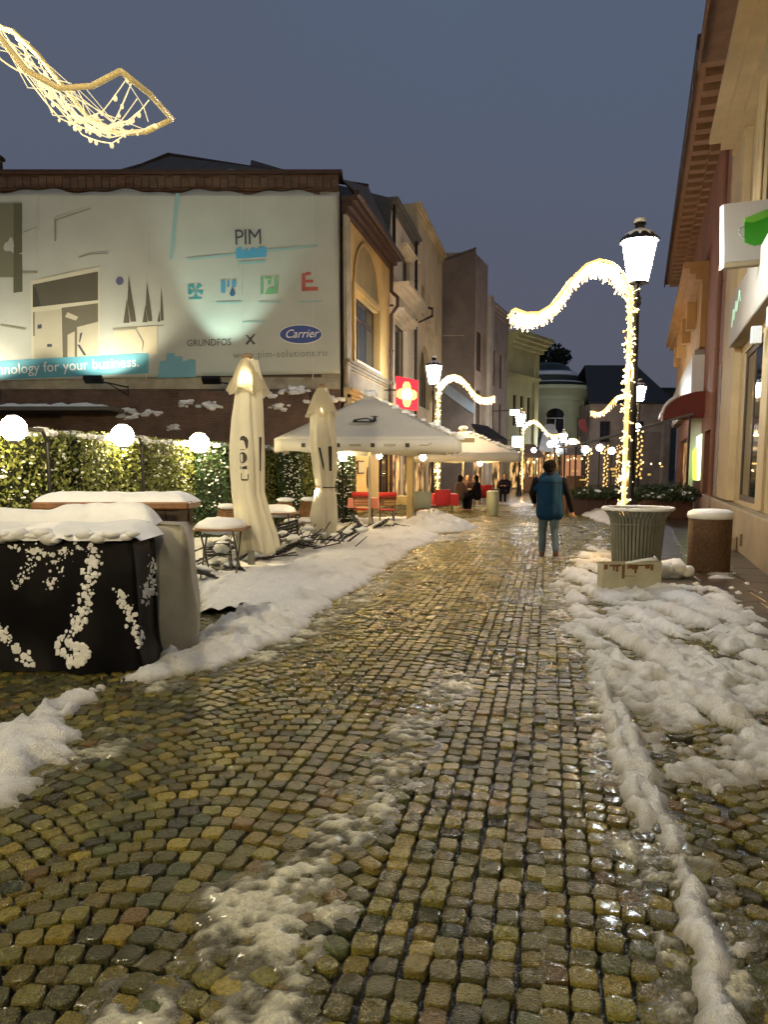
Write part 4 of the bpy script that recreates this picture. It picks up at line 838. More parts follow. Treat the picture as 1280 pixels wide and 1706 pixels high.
lamp('street_lamp', bl, 1, 0, 'nearest lantern post at the left edge, its curled garland hanging over the street', lan=M('near_lantern_glow', (1, .9, .7), .3, var=0, bump=0, emis=(1, .84, .56), es=320), dim=True, hmax=.33, strands=120, hgt=max(.8, min(1.1, kL)))
pR = W(1052, 780, 13.2); pR.z = 0
lamp('street_lamp', pR, -1, YAW, 'tall lantern post behind the ribbed litter bin with a bright wave-shaped garland', strands=1000, glow=210, gx=.06)
pA = W(722, 780, 28.8); pA.z = 0
lamp('street_lamp', pA, 1, YAW * .5, 'lantern post with glowing garland standing among the open cafe parasols', strands=600, glow=330, vw=.13)
pB = W(866, 780, 45); pB.z = 0
lamp('street_lamp', pB, 1, 0, 'farther lantern post with garland left of the walking person', lan=m_lanf, strands=360, hgt=.86, vw=.2)
pC = W(938, 780, 62); pC.z = 0
lamp('street_lamp', pC, 1, 0, 'distant lantern post with garland just right of the walking person', lan=m_lanf, strands=300, hgt=.78, vw=.25)
pD = W(1062, 780, 36); pD.z = 0
lamp('street_lamp', pD, -1, YAW, 'lantern post beyond the bright garlanded one, at the glazed terrace', lan=m_lanf, strands=260)
lamp('street_lamp', Vector((1.5, -6.5, 0)), -1, 0, 'lantern post behind the photographer on the right side', garland=False, lan=M('warm_lantern_glow', (1, .9, .7), .3, var=0, bump=0, emis=(1, .80, .44), es=330))
lamp('street_lamp', Vector((-5.0, -7.5, 0)), 1, 0, 'lantern post behind the photographer on the left side', garland=False, lan=M('amber_lantern_glow', (1, .9, .7), .3, var=0, bump=0, emis=(1, .75, .34), es=900))

# ================================================================ HEDGE with globes
m_hleaf = M('hedge_leaf_lit', (.17, .20, .05), .5, var=.6, vs=9, bump=0); m_hshade = M('hedge_leaf_shaded', (.035, .075, .03), .45, var=.6, vs=9, bump=0)  # lit and shaded sides of the hedge painted as two leaf colours
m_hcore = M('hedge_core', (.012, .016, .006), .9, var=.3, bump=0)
def hedge(p0, p1, th, h, label, dark=False, dens=640, seed=1, snow=.2):
    rr = np.random.default_rng(seed); d = p1 - p0; L = d.length; a = math.atan2(d.y, d.x)
    r_ = empty('clipped_hedge', p0, a, label, 'hedge', 'clipped hedge blocks round the terrace')
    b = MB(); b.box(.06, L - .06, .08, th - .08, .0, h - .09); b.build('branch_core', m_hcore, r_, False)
    def leaves(n, faces, sz, lift):
        area = np.array([L * h, L * th, th * h, th * h]) * faces; k = rr.choice(4, n, p=area / area.sum()); u, v = rr.random(n), rr.random(n)
        o = rr.uniform(-.06, .07, n) + lift
        P = np.zeros((n, 3)); P[:, 0] = np.where(k < 2, u * L, np.where(k == 2, -o, L + o)); P[:, 1] = np.where(k == 0, -o, np.where(k == 1, v * th, u * th)); P[:, 2] = np.where(k == 1, h + o, v * h)
        t = rr.normal(size=(n, 3)); t /= np.linalg.norm(t, axis=1)[:, None]; w_ = rr.normal(size=(n, 3)); w_ = np.cross(t, w_); w_ /= np.linalg.norm(w_, axis=1)[:, None]
        s = (sz * rr.uniform(.6, 1.3, n))[:, None]; return np.stack([P - t * s, P + w_ * s * .55, P + t * s, P - w_ * s * .55], 1).reshape(-1, 3), np.arange(4 * n).reshape(n, 4)
    n = int((L * h + L * th + 2 * th * h) * dens)
    V, F_ = leaves(n, np.array([1, 1, 1, 1]), .038, 0); npmesh('foliage', V, F_, m_hshade if dark else m_hleaf, False, parent=r_)
    b = MB(); ns = int(n * snow * .13)
    for i in range(ns):
        k = rr.random(); f_ = rr.random()
        if f_ < .62: p = (rr.random() * L, -.05 + rr.uniform(-.03, .03), h * (rr.random() ** .8))
        elif f_ < .8: p = (rr.random() * L, rr.random() * th, h + .03)
        elif f_ < .9: p = (-.05, rr.random() * th, h * rr.random())
        else: p = (L + .05, rr.random() * th, h * rr.random())
        q = rr.uniform(.010, .030) * (1.5 if rr.random() < .12 else 1); b.ball(p, q, 6, 4, .6, .25)
    for i in range(int(L / .16)): b.ball((i * .16 + rr.uniform(0, .1), th * rr.uniform(.2, .8), h + rr.uniform(-.01, .04)), rr.uniform(.1, .19), 7, 4, .4, .2); b.ball((i * .16 + rr.uniform(0, .1), rr.uniform(-.02, .1), h - rr.uniform(0, .03)), rr.uniform(.07, .12), 7, 4, .5, .2)
    b.build('snow_on_leaves', m_snow, r_, False, False); return r_
HP = [((-260, 8.6), (112, 11.6)), ((134, 11.9), (322, 16.4))]
hh = 2.1
def hp(px, d): v = W(px, 780, d); v.z = 0; return v
hedge(hp(-300, 8.6), hp(112, 11.7), .7, 2.12, 'long snow-dusted hedge block behind the covered tables at the left edge', seed=1, snow=.36)
hedge(hp(140, 12.1), hp(326, 16.8), .7, 2.12, 'snow-dusted hedge block between the middle and right glowing globes', seed=2, snow=.26)
hedge(hp(331, 16.4), hp(375, 16.6), .9, 2.1, 'end face of hedge painted in shade left of the nearer closed parasol', True, seed=3, snow=.2)
hedge(hp(377, 17.6), hp(470, 20.3), .7, 2.12, 'hedge block in lit yellow-green leaf colour between the two closed parasols', seed=4, snow=.06)
hedge(hp(472, 19.6), hp(502, 19.7), .8, 2.1, 'narrow hedge end painted in shade, with snow, left of the farther closed parasol', True, seed=5, snow=.5)
hedge(hp(504, 20.6), hp(566, 22.4), .7, 2.1, 'small smooth hedge block behind the farther closed parasol', seed=6, snow=.05)
hedge(hp(560, 21.2), hp(588, 21.2), .9, 2.1, 'hedge end painted in shade beside the yellow restaurant wall', True, seed=7, snow=.55)
for (px_, py_, d_, rr_, lb) in ((22, 714, 10.2, .17, 'glowing globe lamp at the far left on the hedge'), (204, 726, 13.0, .19, 'glowing globe lamp above the gap between hedge blocks'), (332, 738, 16.0, .21, 'glowing globe lamp left of the nearer closed parasol'), (571, 763, 20.9, .10, 'small glowing globe lamp under the open parasol edge')):
    c = W(px_, py_, d_); r_ = empty('globe_lamp', (c.x, c.y, 0), YAW, lb, 'lamp', 'globe lamps along the hedge')
    b = MB(); b.tube([(0, .05, c.z), (0, .85, c.z + .02), (0, 1.0, c.z - .15), (0, 1.0, 0)] if rr_ > .12 else [(0, 0, c.z - rr_), (0, 0, 0)], .03, 8); b.lathe([(.07, c.z - rr_ - .03), (.07, c.z - rr_ + .02)], 10); b.build('post', m_iron, r_, False)
    b = MB(); b.ball((0, 0, c.z), rr_, 20, 12); b.build('globe', m_globe, r_, False, True)
    b = MB(); b.ball((0, 0, c.z + rr_ * .93), rr_ * .45, 10, 5, .4, .1); b.build('snow_cap', m_snow, r_, False, True)

# ================================================================ PARASOLS
m_cloth = M('parasol_canvas', (.80, .78, .68), .75, var=.08, vs=2.5, bump=.2, bs=12, transl=.4)
m_canopy = M('pale_grey_canopy', (.56, .55, .50), .7, var=.06, vs=2, bump=.12, bs=10, transl=.22)
m_ink = M('black_print', (.015, .014, .014), .6, var=0, bump=0)
m_glowbulb = M('parasol_bulb', (1, .9, .6), .3, var=0, bump=0, emis=(1, .76, .40), es=420)
def closed_parasol(px_, foot, topy, d, label, prof, seed, marks, tie=None, tint_=0):
    c = W(px_, foot, d); c.z = 0; r_ = empty('closed_parasol', c, YAW, label, 'parasol', 'closed parasols in the snow'); k = d / F
    zt = EYE + (780 - topy) * k
    Z = lambda py: EYE + (780 - py) * k
    b = MB(); b.tube([(0, 0, 0), (0, 0, zt - .08)], .028, 10); b.build('pole', m_steel, r_, False, True)
    b = MB(); b.lathe([(.34, 0), (.33, .06), (.06, .09), (.05, .35)], 16); b.build('base', m_steel, r_, False, 40)
    ph = seed * 1.7
    def rad(q, z, R0, cx=0): return R0 * (1 + .09 * math.sin(5 * q + ph + z * .8) + .07 * math.sin(3 * q - z * 1.6 + ph) + .05 * math.sin(11 * q + z * 2) + .035 * math.sin(17 * q + z * 5))
    n = 72; ys = np.linspace(prof[0][0], prof[-1][0], 60); Rs = np.interp(ys, [p[0] for p in prof], [p[1] for p in prof]); Cx = np.interp(ys, [p[0] for p in prof], [p[2] for p in prof])
    def pos(q, i_y, off=0):
        R0 = np.interp(i_y, [p[0] for p in prof], [p[1] for p in prof]) * k; cx = np.interp(i_y, [p[0] for p in prof], [p[2] for p in prof]) * k
        z = Z(i_y); rr = rad(q, z, R0) + off; hem = 0
        if i_y > prof[-1][0] - 22: hem = .05 * math.sin(4 * q + ph) * (i_y - prof[-1][0] + 22) / 22
        return Vector((cx + rr * math.cos(q), rr * math.sin(q) * .85, z + hem))
    b = MB(); vs = [pos(2 * math.pi * j / n, y) for y in ys for j in range(n)]
    b.add(vs, [(i * n + j, (i + 1) * n + j, (i + 1) * n + (j + 1) % n, i * n + (j + 1) % n) for i in range(len(ys) - 1) for j in range(n)])
    cv = b.build('folded_canopy', m_cloth, r_, False, True); s_ = cv.modifiers.new('s', 'SOLIDIFY'); s_.thickness = .006
    # flared vent hood near the top
    y0 = topy + 4; b = MB(); vs = []; m_ = 48; lv = [(y0, 7), (y0 + 14, 15), (y0 + 30, 20), (y0 + 46, 25), (y0 + 56, 29)]
    if d > 13: lv = [(y0 + (a - y0) * .8, r * .85) for a, r in lv]
    for y, r in lv:
        for j in range(m_): q = 2 * math.pi * j / m_; f_ = 1 + (.16 * math.sin(4 * q + ph) + .1 * math.sin(9 * q)) * (r / 30); r *= 1.0; vs.append((r * 1.06 * k * f_ * math.cos(q), r * 1.06 * k * f_ * math.sin(q), Z(y) + (.05 * math.sin(4 * q + ph + 1) if y > y0 + 40 else 0)))
    b.add(vs, [(i * m_ + j, (i + 1) * m_ + j, (i + 1) * m_ + (j + 1) % m_, i * m_ + (j + 1) % m_) for i in range(4) for j in range(m_)])
    hd = b.build('vent_hood', M('hood_canvas', (.6, .56, .45), .6, var=.1, bump=.1, transl=.5, alpha=.72), r_, False, True)
    b = MB(); b.ball((0, 0, zt - .05), .085, 12, 8, .9); b.build('finial', M('finial_brown', (.2, .13, .07), .6), r_, False, True)
    b = MB(); b.ball((.0, -.10, Z(topy + 42)), .05, 10, 6); b.ball((-.1, -.08, Z(prof[-1][0] - 75)), .05, 10, 6); b.build('inner_lamp', m_glowbulb, r_, False, True)
    b = MB()
    for q0, q1, pts in marks:                # printed marks following the cloth: list of (u, py) outlines, u across the mark
        P = [pos(R(q0) + (R(q1) - R(q0)) * u, y, .012) for u, y in pts]; c_ = sum(P, Vector()) / len(P)
        b.poly(P)
    if marks: b.build('printed_mark', m_ink, r_, False)
    if tie: b = MB(); b.tube([pos(q, tie, .012) for q in np.linspace(0, 2 * math.pi, 40)], .012, 6); b.build('tie_cord', m_darkwood, r_, False)
    return r_
sqp = lambda x0, x1, y0, y1: [(x0, y0), (x1, y0), (x1, y1), (x0, y1)]
A1 = (243, 278)
ell = lambda cx, cy, rx, ry, n=14: [(cx + rx * math.cos(t), cy + ry * math.sin(t)) for t in np.linspace(0, 2 * math.pi, n, endpoint=False)]
mk1 = [(*A1, [(.12, 736), (.2, 730), (.5, 728), (.85, 731), (1, 736), (.95, 747), (.8, 750), (.72, 744), (.6, 737), (.35, 735)]), (*A1, sqp(.2, .7, 750, 751.2)), (*A1, ell(.48, 763.5, .42, 9)),
       (*A1, [(-.1, 773), (.15, 777), (.5, 778), (.85, 776), (.9, 782), (.2, 782)]), (*A1, sqp(.32, .4, 788, 799)), (*A1, sqp(.92, 1.0, 790, 799)), (*A1, sqp(.38, .95, 798, 800.5)), (318, 328, sqp(0, 1, 730, 785))]
closed_parasol(419, 952, 597, 11.4, 'nearer closed white parasol lit from inside, black print down its folds', [(606, 12, 5), (640, 19, 4), (665, 21, 2), (700, 24, 0), (760, 27, -1), (820, 26, -2), (850, 28, 2), (890, 32, 8), (920, 34, 9)], 1, mk1)
A2 = (252, 276)
mk2 = [(*A2, [(0, 747), (.3, 747), (.75, 775), (.7, 785), (.5, 780)]), (296, 310, sqp(0, 1, 745, 785))]
closed_parasol(539, 918, 645, 14.5, 'farther closed white parasol tied with a cord round its middle', [(652, 9, 1), (680, 15, 1), (700, 18, 1), (740, 20, 2), (785, 19, 4), (812, 15, 4), (830, 19, 3), (860, 22, 1), (895, 18, 2)], 2, mk2, tie=812)
def open_parasol(c, rz, side, z_v, z_e, z_p, label, poleh=True, prints=True, lampy=True, mat=m_canopy, pole_off=(0, 0)):
    r_ = empty('open_parasol', c, rz, label, 'parasol', 'open parasols over the restaurant tables'); h = side / 2
    b = MB(); n = 12; vs = []
    def grid(f):
        b_ = MB(); V = [f(i / n, j / n) for i in range(n + 1) for j in range(n + 1)]; b_.add(V, [(i * (n + 1) + j, (i + 1) * (n + 1) + j, (i + 1) * (n + 1) + j + 1, i * (n + 1) + j + 1) for i in range(n) for j in range(n)]); return b_
    hub = .14
    for k in range(4):
        rot = Matrix.Rotation(k * math.pi / 2, 4, 'Z')
        def f(u, v):
            t = u; w_ = (h * (1 - t) + hub * t); y = -w_; x = (v * 2 - 1) * w_; z = z_e + (z_p - z_e) * (t ** 1.0) - .06 * math.sin(math.pi * v) * math.sin(math.pi * min(1, t * 1.2)) * (1 if t < .9 else 0); return rot @ Vector((x, y, z))
        bb = grid(f); b.add(bb.v, bb.f)
    cp = b.build('canopy', mat, r_, False, True); s_ = cp.modifiers.new('s', 'SOLIDIFY'); s_.thickness = .006; cp.data.set_sharp_from_angle(angle=R(25))
    for k in range(4):
        rot = Matrix.Rotation(k * math.pi / 2, 4, 'Z'); b = MB(); m_ = 24; V = []
        for i in range(m_ + 1):
            x = -h + side * i / m_; V += [rot @ Vector((x, -h - .004, z_e)), rot @ Vector((x, -h - .02 + .02 * math.sin(i * 1.3), z_v + .025 * math.sin(i * .8)))]
        b.add(V, [(2 * i, 2 * i + 1, 2 * i + 3, 2 * i + 2) for i in range(m_)]); vl = b.build('valance', mat, r_, False, True); s_ = vl.modifiers.new('s', 'SOLIDIFY'); s_.thickness = .005
    b = MB(); b.lathe([(.62, z_p - .22), (.3, z_p - .02), (.1, z_p + .06), (.03, z_p + .16)], 4); b.v = [Matrix.Rotation(R(45), 4, 'Z') @ Vector(v) for v in b.v]; b.build('vent_cap', mat, r_, False)
    b = MB(); b.tube([(*pole_off, 0), (*pole_off, z_e + (z_p - z_e) * .8)], .035, 10); b.build('pole', M('pale_pole', (.5, .46, .36), .4), r_, False, True)
    for k in range(8):
        a = k * math.pi / 4; L = h * (1.38 if k % 2 else .97); b = MB(); b.tube([(.05 * math.cos(a), .05 * math.sin(a), z_p - .25), (L * math.cos(a), L * math.sin(a), z_e + .0)], .014, 5); b.build('rib', m_wood, r_, False)
    b = MB(); b.ball((0, 0, z_p + .13), .17, 10, 6, .55, .15)
    for k in range(26): t = random.random(); a = random.choice((-1, 1)); w_ = h * (1 - t) + hub * t; b.ball((w_ + .02, -w_ + random.uniform(-.06, .06), z_e + (z_p - z_e) * t + .01), random.uniform(.05, .12), 7, 4, .5, .3)
    for k in range(20): b.ball((h * random.uniform(.55, .99), random.uniform(-h, h) * .9, z_e + (z_p - z_e) * random.uniform(.05, .35)), random.uniform(.05, .14), 7, 4, .35, .3)
    b.build('snow_patches', m_snow, r_, False, False)
    if prints:
        b = MB()
        for x in (-1.43, -.66, .11, .88): b.box(x - .045, x + .045, -h - .035, -h - .022, (z_v + z_e) / 2 - .04, (z_v + z_e) / 2 + .05)
        b.build('valance_emblem', m_ink, r_, False); b = MB()
        for x in (-1.05, -.28, .49): b.bevbox(x - .13, x + .13, -h - .033, -h - .024, (z_v + z_e) / 2 - .02, (z_v + z_e) / 2 + .035, .004)
        b.tube([(1.15, -h - .03, (z_v + z_e) / 2), (1.22, -h - .03, (z_v + z_e) / 2 + .02), (1.3, -h - .03, (z_v + z_e) / 2), (1.42, -h - .03, (z_v + z_e) / 2 + .06)], .012, 5)
        b.build('faded_wordmark', M('faded_lettering', (.3, .29, .26), .7), r_, False)
        # long-horned silhouette emblem on the front panel
        sl = math.atan2(z_p - z_e, h - hub); E = lambda x, y: Vector((x, -h + (y) * math.cos(sl) - .0, z_e + y * math.sin(sl) + .03 + .0)) + Vector((0, -.015, .02))
        b = MB(); ox, oy = -.1, .72
        for pts in ([(-.33, 0), (.3, 0), (.3, .07), (-.3, .08)], [(-.33, .05), (-.2, .05), (-.18, .2), (-.3, .16)], [(-.2, .12), (.05, .2), (.2, .12), (.2, .17), (.05, .26), (-.2, .2)], [(.16, .05), (.36, .05), (.34, .34), (.28, .34), (.26, .16), (.16, .14)], [(.2, .36), (.4, .34), (.4, .30), (.2, .31)]): b.poly([E(ox + x * .8, oy + y * 1.0) for x, y in pts])
        b.build('printed_emblem', m_ink, r_, False)
    if lampy:
        b = MB(); b.bevbox(-.5, .5, -.06, .06, z_e + .08, z_e + .16, .01); b.build('added_lamp_strip', M('added_canopy_glow', (1, .8, .5), .4, var=0, bump=0, emis=(1, .66, .28), es=90), r_, False)  # unseen glowing strip added to brighten the space under the canopy
    return r_
cA = hp(616, 18.9); open_parasol(cA, YAW, 4.15, 1.95, 2.24, 3.3, 'big pale square parasol open over the nearest red-draped chairs, dark emblem on top')
cB = hp(772, 28.6); open_parasol(cB, YAW * .7, 3.9, 1.82, 2.1, 2.95, 'second open parasol sheltering the seated guests', prints=False)
cB2 = hp(804, 34.5); open_parasol(cB2, YAW * .5, 3.2, 1.9, 2.15, 2.8, 'third small open parasol near the black awning', prints=False)
b = MB(); c = hp(684, 21.3); r_ = empty('porch_post', c, 0, 'thick yellow timber post between red-draped chairs under the open parasol', 'post')
b.bevbox(-.09, .09, -.09, .09, .0, 2.5, .015); b.build('shaft', M('yellow_post', (.5, .4, .2), .6), r_, False); b = MB(); b.bevbox(-.15, .15, -.15, .15, 0, .1, .01); b.build('foot', m_darkwood, r_, False)
b = MB(); b.box(-1.7, 1.8, -.05, .05, 2.3, 2.42); b.build('beam', M('yellow_post'), r_, False)
# ================================================================ FURNITURE
m_red = M('red_cloth', (.45, .02, .02), .75, var=.12, vs=6); m_pink = M('pink_tablecloth', (.55, .22, .18), .8, var=.1, vs=5); m_ycl = M('cream_tablecloth', (.6, .46, .22), .8, var=.1)
m_slat = M('slat_wood', (.20, .095, .035), .5, var=.35, vs=12); m_blk = M('black_enamel', (.02, .02, .02), .4, bump=.05)
def chair(label=None, cloth=None, snow=False, group='folding bistro chairs on the terrace', round_back=False, partial=False):
    r_ = empty('bistro_chair', (0, 0, 0), 0, label, 'chair', group)
    for s in (-1, 1):
        b = MB(); b.tube([(s * .2, -.22, 0), (s * .2, .16, .46), (s * .2, .26, .9)], .011, 5); b.build('leg', m_blk, r_, False)
        b = MB(); b.tube([(s * .18, .22, 0), (s * .18, -.18, .46)], .011, 5); b.build('leg', m_blk, r_, False)
    b = MB()
    for i in range(6): b.bevbox(-.21, .21, -.21 + i * .068, -.155 + i * .068, .455, .472, .004)
    b.build('seat', m_slat, r_, False)
    b = MB()
    for i in range(5 if not round_back else 8):
        z = .58 + i * (.075 if not round_back else .045); hw_ = .205 if not round_back else .23 * math.sqrt(max(.1, 1 - ((i - 3) / 5.2) ** 2))
        b.bevbox(-hw_, hw_, .19 + i * .012, .205 + i * .012, z, z + (.055 if not round_back else .036), .004)
    b.build('backrest', m_slat, r_, False)
    if cloth:
        b = MB(); P = [(-.23, -.23, .49), (.23, -.23, .49), (.23, .17, .49), (.23, .25, .93), (-.23, .25, .93), (-.23, .17, .49)]
        b.bevbox(-.23, .23, -.23, .2, .476, .5, .01); zz_ = .84 if partial else .5; b.bevbox(-.235, .235, .262, .29, zz_, .95, .01); b.bevbox(-.235, .235, .16, .185, .75 if partial else .55, .95, .01); b.bevbox(-.235, .235, .162, .29, .93, .96, .01); b.build('cloth_cover', cloth, r_, False, 50)
    if snow:
        b = MB(); b.ball((0, -.02, .49), .21, 12, 6, .35, .08); b.ball((0, .24, .95), .19, 12, 5, .28, .1); b.build('snow_pad', m_snow, r_, False, True)
    return r_
def table(label, cloth=None, snow=False, rnd=False, sz=.38, drop=.2):
    r_ = empty('terrace_table', (0, 0, 0), 0, label, 'table', 'small terrace tables')
    b = MB()
    if rnd: b.lathe([(.36, .72), (.37, .74), (.36, .755)], 24)
    else: b.bevbox(-sz, sz, -sz, sz, .72, .75, .008)
    b.build('tabletop', m_slat, r_, False)
    for s in (-1, 1):
        b = MB(); b.tube([(s * .25, -.28, 0), (s * .25, .28, .72)], .014, 5); b.build('leg', m_blk, r_, False); b = MB(); b.tube([(s * .23, .28, 0), (s * .23, -.28, .72)], .014, 5); b.build('leg', m_blk, r_, False)
    if cloth:
        b = MB(); n = 40; vs = [(0, 0, .762)]
        for ring, (k, z) in enumerate(((1.0, .762), (1.03, .74), (1.06, .74 - drop))):
            for i in range(n):
                a = 2 * math.pi * i / n; c_, s_ = math.cos(a), math.sin(a); q = sz / max(abs(c_), abs(s_)); q *= k + (.03 * math.sin(9 * a) if ring == 2 else 0); vs.append((q * c_, q * s_, z - (.05 * abs(math.sin(2 * a)) if ring == 2 else 0)))
        b.add(vs, [(0, 1 + i, 1 + (i + 1) % n) for i in range(n)] + [(1 + r * n + i, 1 + r * n + n + i, 1 + r * n + n + (i + 1) % n, 1 + r * n + (i + 1) % n) for r in range(2) for i in range(n)]); cl_ = b.build('tablecloth', cloth, r_, False, 40)
    if snow: b = MB(); b.ball((0, 0, .77), sz * 1.0, 16, 6, .34, .07); b.build('snow_pad', m_snow, r_, False, True)
    return r_
def at(o, px_, d, rz=0): c = hp(px_, d); place(o, c, rz, o.get('label')); return o
at(chair('wooden bistro chair with a red cover nearest the thin parasol pole', m_red, partial=True), 645, 20.2, YAW + R(185))
at(chair('slatted chair with red-edged seat at the pink table, left of the thin pole', m_red, partial=True), 604, 20.4, YAW + R(172))
at(chair('bistro chair under a grey-green blanket right of the yellow post', M('grey_green_blanket', (.16, .17, .13), .8)), 704, 21.0, YAW + R(180))
at(chair('red-covered chair tucked behind the grey-blanketed one', m_red), 733, 22.6, YAW + R(200))
at(table('small table with a pink cloth beside the dark hedge end', m_pink, sz=.42), 606, 21.3, YAW)
at(table('table with a cream yellow cloth behind the porch post', m_ycl, sz=.45), 668, 22.6, YAW)
at(table('table where the hooded guests sit under the second parasol', m_slat if False else None), 781, 28.2, YAW)
at(table('red-cloaked table at the foot of the garlanded lamp', m_red, sz=.4, drop=.3), 742, 24.6, YAW)
at(chair('red-covered chair at the right side of the seated guests', m_red), 808, 28.8, YAW + R(190))
# closed-up snowy terrace furniture behind the closed parasols
at(chair('round-backed wooden chair with snow left of the farther closed parasol', None, True, round_back=True), 487, 15.6, YAW + R(150))
at(chair('round-backed wooden chair leaning against its snowy neighbour', None, True, round_back=True), 508, 15.9, YAW + R(205))
at(chair('round-backed snowy chair half hidden left of the nearer closed parasol', None, True, round_back=True), 392, 13.0, YAW + R(160))
at(table('table under a thick cushion of snow right of the nearer closed parasol', None, True), 462, 14.6, YAW)
at(table('table under a deep snow cushion beside the bar counter', None, True), 365, 10.8, YAW)
fold0 = None; rr = random.Random(11)
FL = ['folded iron chair lying in the snow heap, %s' % s for s in ('nearest the bar counter', 'second from the bar counter', 'third from the bar counter', 'just left of the nearer closed parasol', 'behind the foot of the nearer closed parasol', 'under the skirt of the nearer closed parasol',
      'right of the nearer closed parasol skirt', 'in the middle between the closed parasols', 'right of middle between the closed parasols', 'closest to the farther closed parasol', 'behind the farther pole', 'between farther parasol and thin pole', 'left of the thin pole', 'at the thin pole', 'right of the thin pole', 'on top near the bar counter', 'on top between the closed parasols', 'at the back under the snow cushion')]
def foldc():
    r_ = empty('folded_chair', (0, 0, 0), 0, None, 'chair', 'folded iron chairs heaped in the snow')
    for s in (-1, 1): b = MB(); b.tube([(s * .2, -.45, .0), (s * .2, .1, .04), (s * .2, .45, .03)], .012, 5); b.build('leg', m_blk, r_, False); b = MB(); b.tube([(s * .17, -.43, .06), (s * .17, .38, .0)], .012, 5); b.build('leg', m_blk, r_, False)
    b = MB()
    for i in range(5): b.bevbox(-.2, .2, -.02 + i * .085, .035 + i * .085, .045, .058, .003)
    b.build('slats', m_blk, r_, False)
    b = MB(); b.ball((.05, .12, .09), .13, 9, 5, .35, .2); b.ball((-.12, .3, .085), .08, 8, 5, .4, .2); b.build('snow_lump', m_snow, r_, False, True); return r_
fold0 = foldc()
FP = [(345, 10.3), (358, 11.0), (378, 10.9), (392, 11.8), (420, 12.3), (445, 12.1), (465, 12.9), (487, 13.4), (505, 14.0), (520, 14.6), (548, 15.4), (575, 16.6), (603, 18.2), (625, 18.4), (655, 19.0), (350, 11.8), (480, 14.3), (368, 12.3)]
for i, (px_, d_) in enumerate(FP):
    o = fold0 if i == 0 else copy_tree(fold0); c = hp(px_, d_); c.z = .06 + (.22 if i in (1, 4, 7, 15, 16) else .03)
    o.location = c; o.rotation_euler = (rr.uniform(-.1, .9), rr.uniform(-.35, .35), rr.uniform(-2.6, 2.6)); o['label'] = FL[i]
# bundle of bare twig-like frames (heaped table legs)
b = MB(); r_ = empty('table_frame_heap', hp(500, 13.6), YAW, 'tangle of thin stacked iron table legs between the closed parasols', 'table frames')
for i in range(8):
    for j in range(4): x = -.9 + i * .26 + rr.uniform(-.1, .1); b.tube([(x, j * .2, .04 + rr.uniform(0, .3)), (x + rr.uniform(.2, .6), j * .2 + rr.uniform(-.2, .2), .5 + rr.uniform(-.25, .1))], .011, 5)
b.build('frames', m_blk, r_, False)
b = MB()
for i in range(9): b.ball((-.9 + i * .25, rr.uniform(0, .5), .42 + rr.uniform(-.1, .08)), rr.uniform(.07, .13), 8, 5, .45, .2)
b.build('snow_lumps', m_snow, r_, False, True)

# ================================================================ COVERED TABLES, BAR COUNTER
def drape(name, root, x0, x1, y0, y1, zt, mat, folds=.05, flare=.08, seed=0, zb=.01, nh=26, topn=.03, rnd=.12):
    nx = int((x1 - x0) / .05); ny = int((y1 - y0) / .05); per = []
    def corner(x, y): return x, y
    for i in range(nx): per.append((x0 + (x1 - x0) * i / nx, y0, 0, -1))
    for i in range(ny): per.append((x1, y0 + (y1 - y0) * i / ny, 1, 0))
    for i in range(nx): per.append((x1 - (x1 - x0) * i / nx, y1, 0, 1))
    for i in range(ny): per.append((x0, y1 - (y1 - y0) * i / ny, -1, 0))
    n = len(per); cx, cyy = (x0 + x1) / 2, (y0 + y1) / 2; vs = []
    for k in range(nh + 1):
        t = k / nh
        for i, (x, y, nx_, ny_) in enumerate(per):
            u = i * .05; f_ = (1 - 2 * abs(math.sin(u * 2.6 + seed + t * .5))) * .7 + math.sin(u * 11 + seed * 2 + t * 1.2) * .2 + mnoise.noise(Vector((u * 1.7, t * 2.2, seed))) * .9
            o = flare * t + folds * f_ * t ** .7 - rnd * .35 * (1 - t) ** 6 ; dx, dy = x - cx, y - cyy; q = max(abs(dx) / ((x1 - x0) / 2), abs(dy) / ((y1 - y0) / 2))
            z = zt * (1 - t) + zb * t; z -= .02 * (k == 0)
            vs.append((x + nx_ * o, y + ny_ * o, z + .012 * mnoise.noise(Vector((x * 5, y * 5, t * 4 + seed)))))
    fs = [(k * n + i, (k + 1) * n + i, (k + 1) * n + (i + 1) % n, k * n + (i + 1) % n) for k in range(nh) for i in range(n)]
    b0 = len(vs); vs.append((cx, cyy, zt + .02)); 
    for s_ in (.5, .85):
        pass
    fs += [(b0, i, (i + 1) % n) for i in range(n)]
    b = MB(); b.add(vs, fs); return b.build(name, mat, root, False, True)
def snowslab(root, x0, x1, y0, y1, z, h, seed=0, s=.035, name='snow_layer', lobes=.5):
    xs = np.arange(x0, x1 + s, s); ys = np.arange(y0, y1 + s, s); X, Y = np.meshgrid(xs, ys); ed = np.minimum.reduce([X - x0, x1 - X, Y - y0, y1 - Y]) + .03 * fbm(X, Y, 6, 3, seed)
    Hh = h * np.sqrt(np.clip(ed / .14, 0, 1)) * (1 + lobes * fbm(X, Y, 1.6, 3, seed + 2) + .18 * fbm(X, Y, 6, 3, seed + 4)); V = np.stack([X.ravel(), Y.ravel(), (z + Hh - .012).ravel()], 1)
    idx = np.arange(X.size).reshape(X.shape); q = np.stack([idx[:-1, :-1], idx[:-1, 1:], idx[1:, 1:], idx[1:, :-1]], -1).reshape(-1, 4)
    return npmesh(name, V, q, m_snow, True, parent=root)
m_tarp = M('black_tarpaulin', (.003, .003, .005), .6, var=.3, vs=4, bump=.3, bs=9, coat=.0, spec=.12); m_gtarp = M('grey_tarpaulin', (.30, .29, .25), .55, var=.15, vs=3, bump=.3, bs=8)
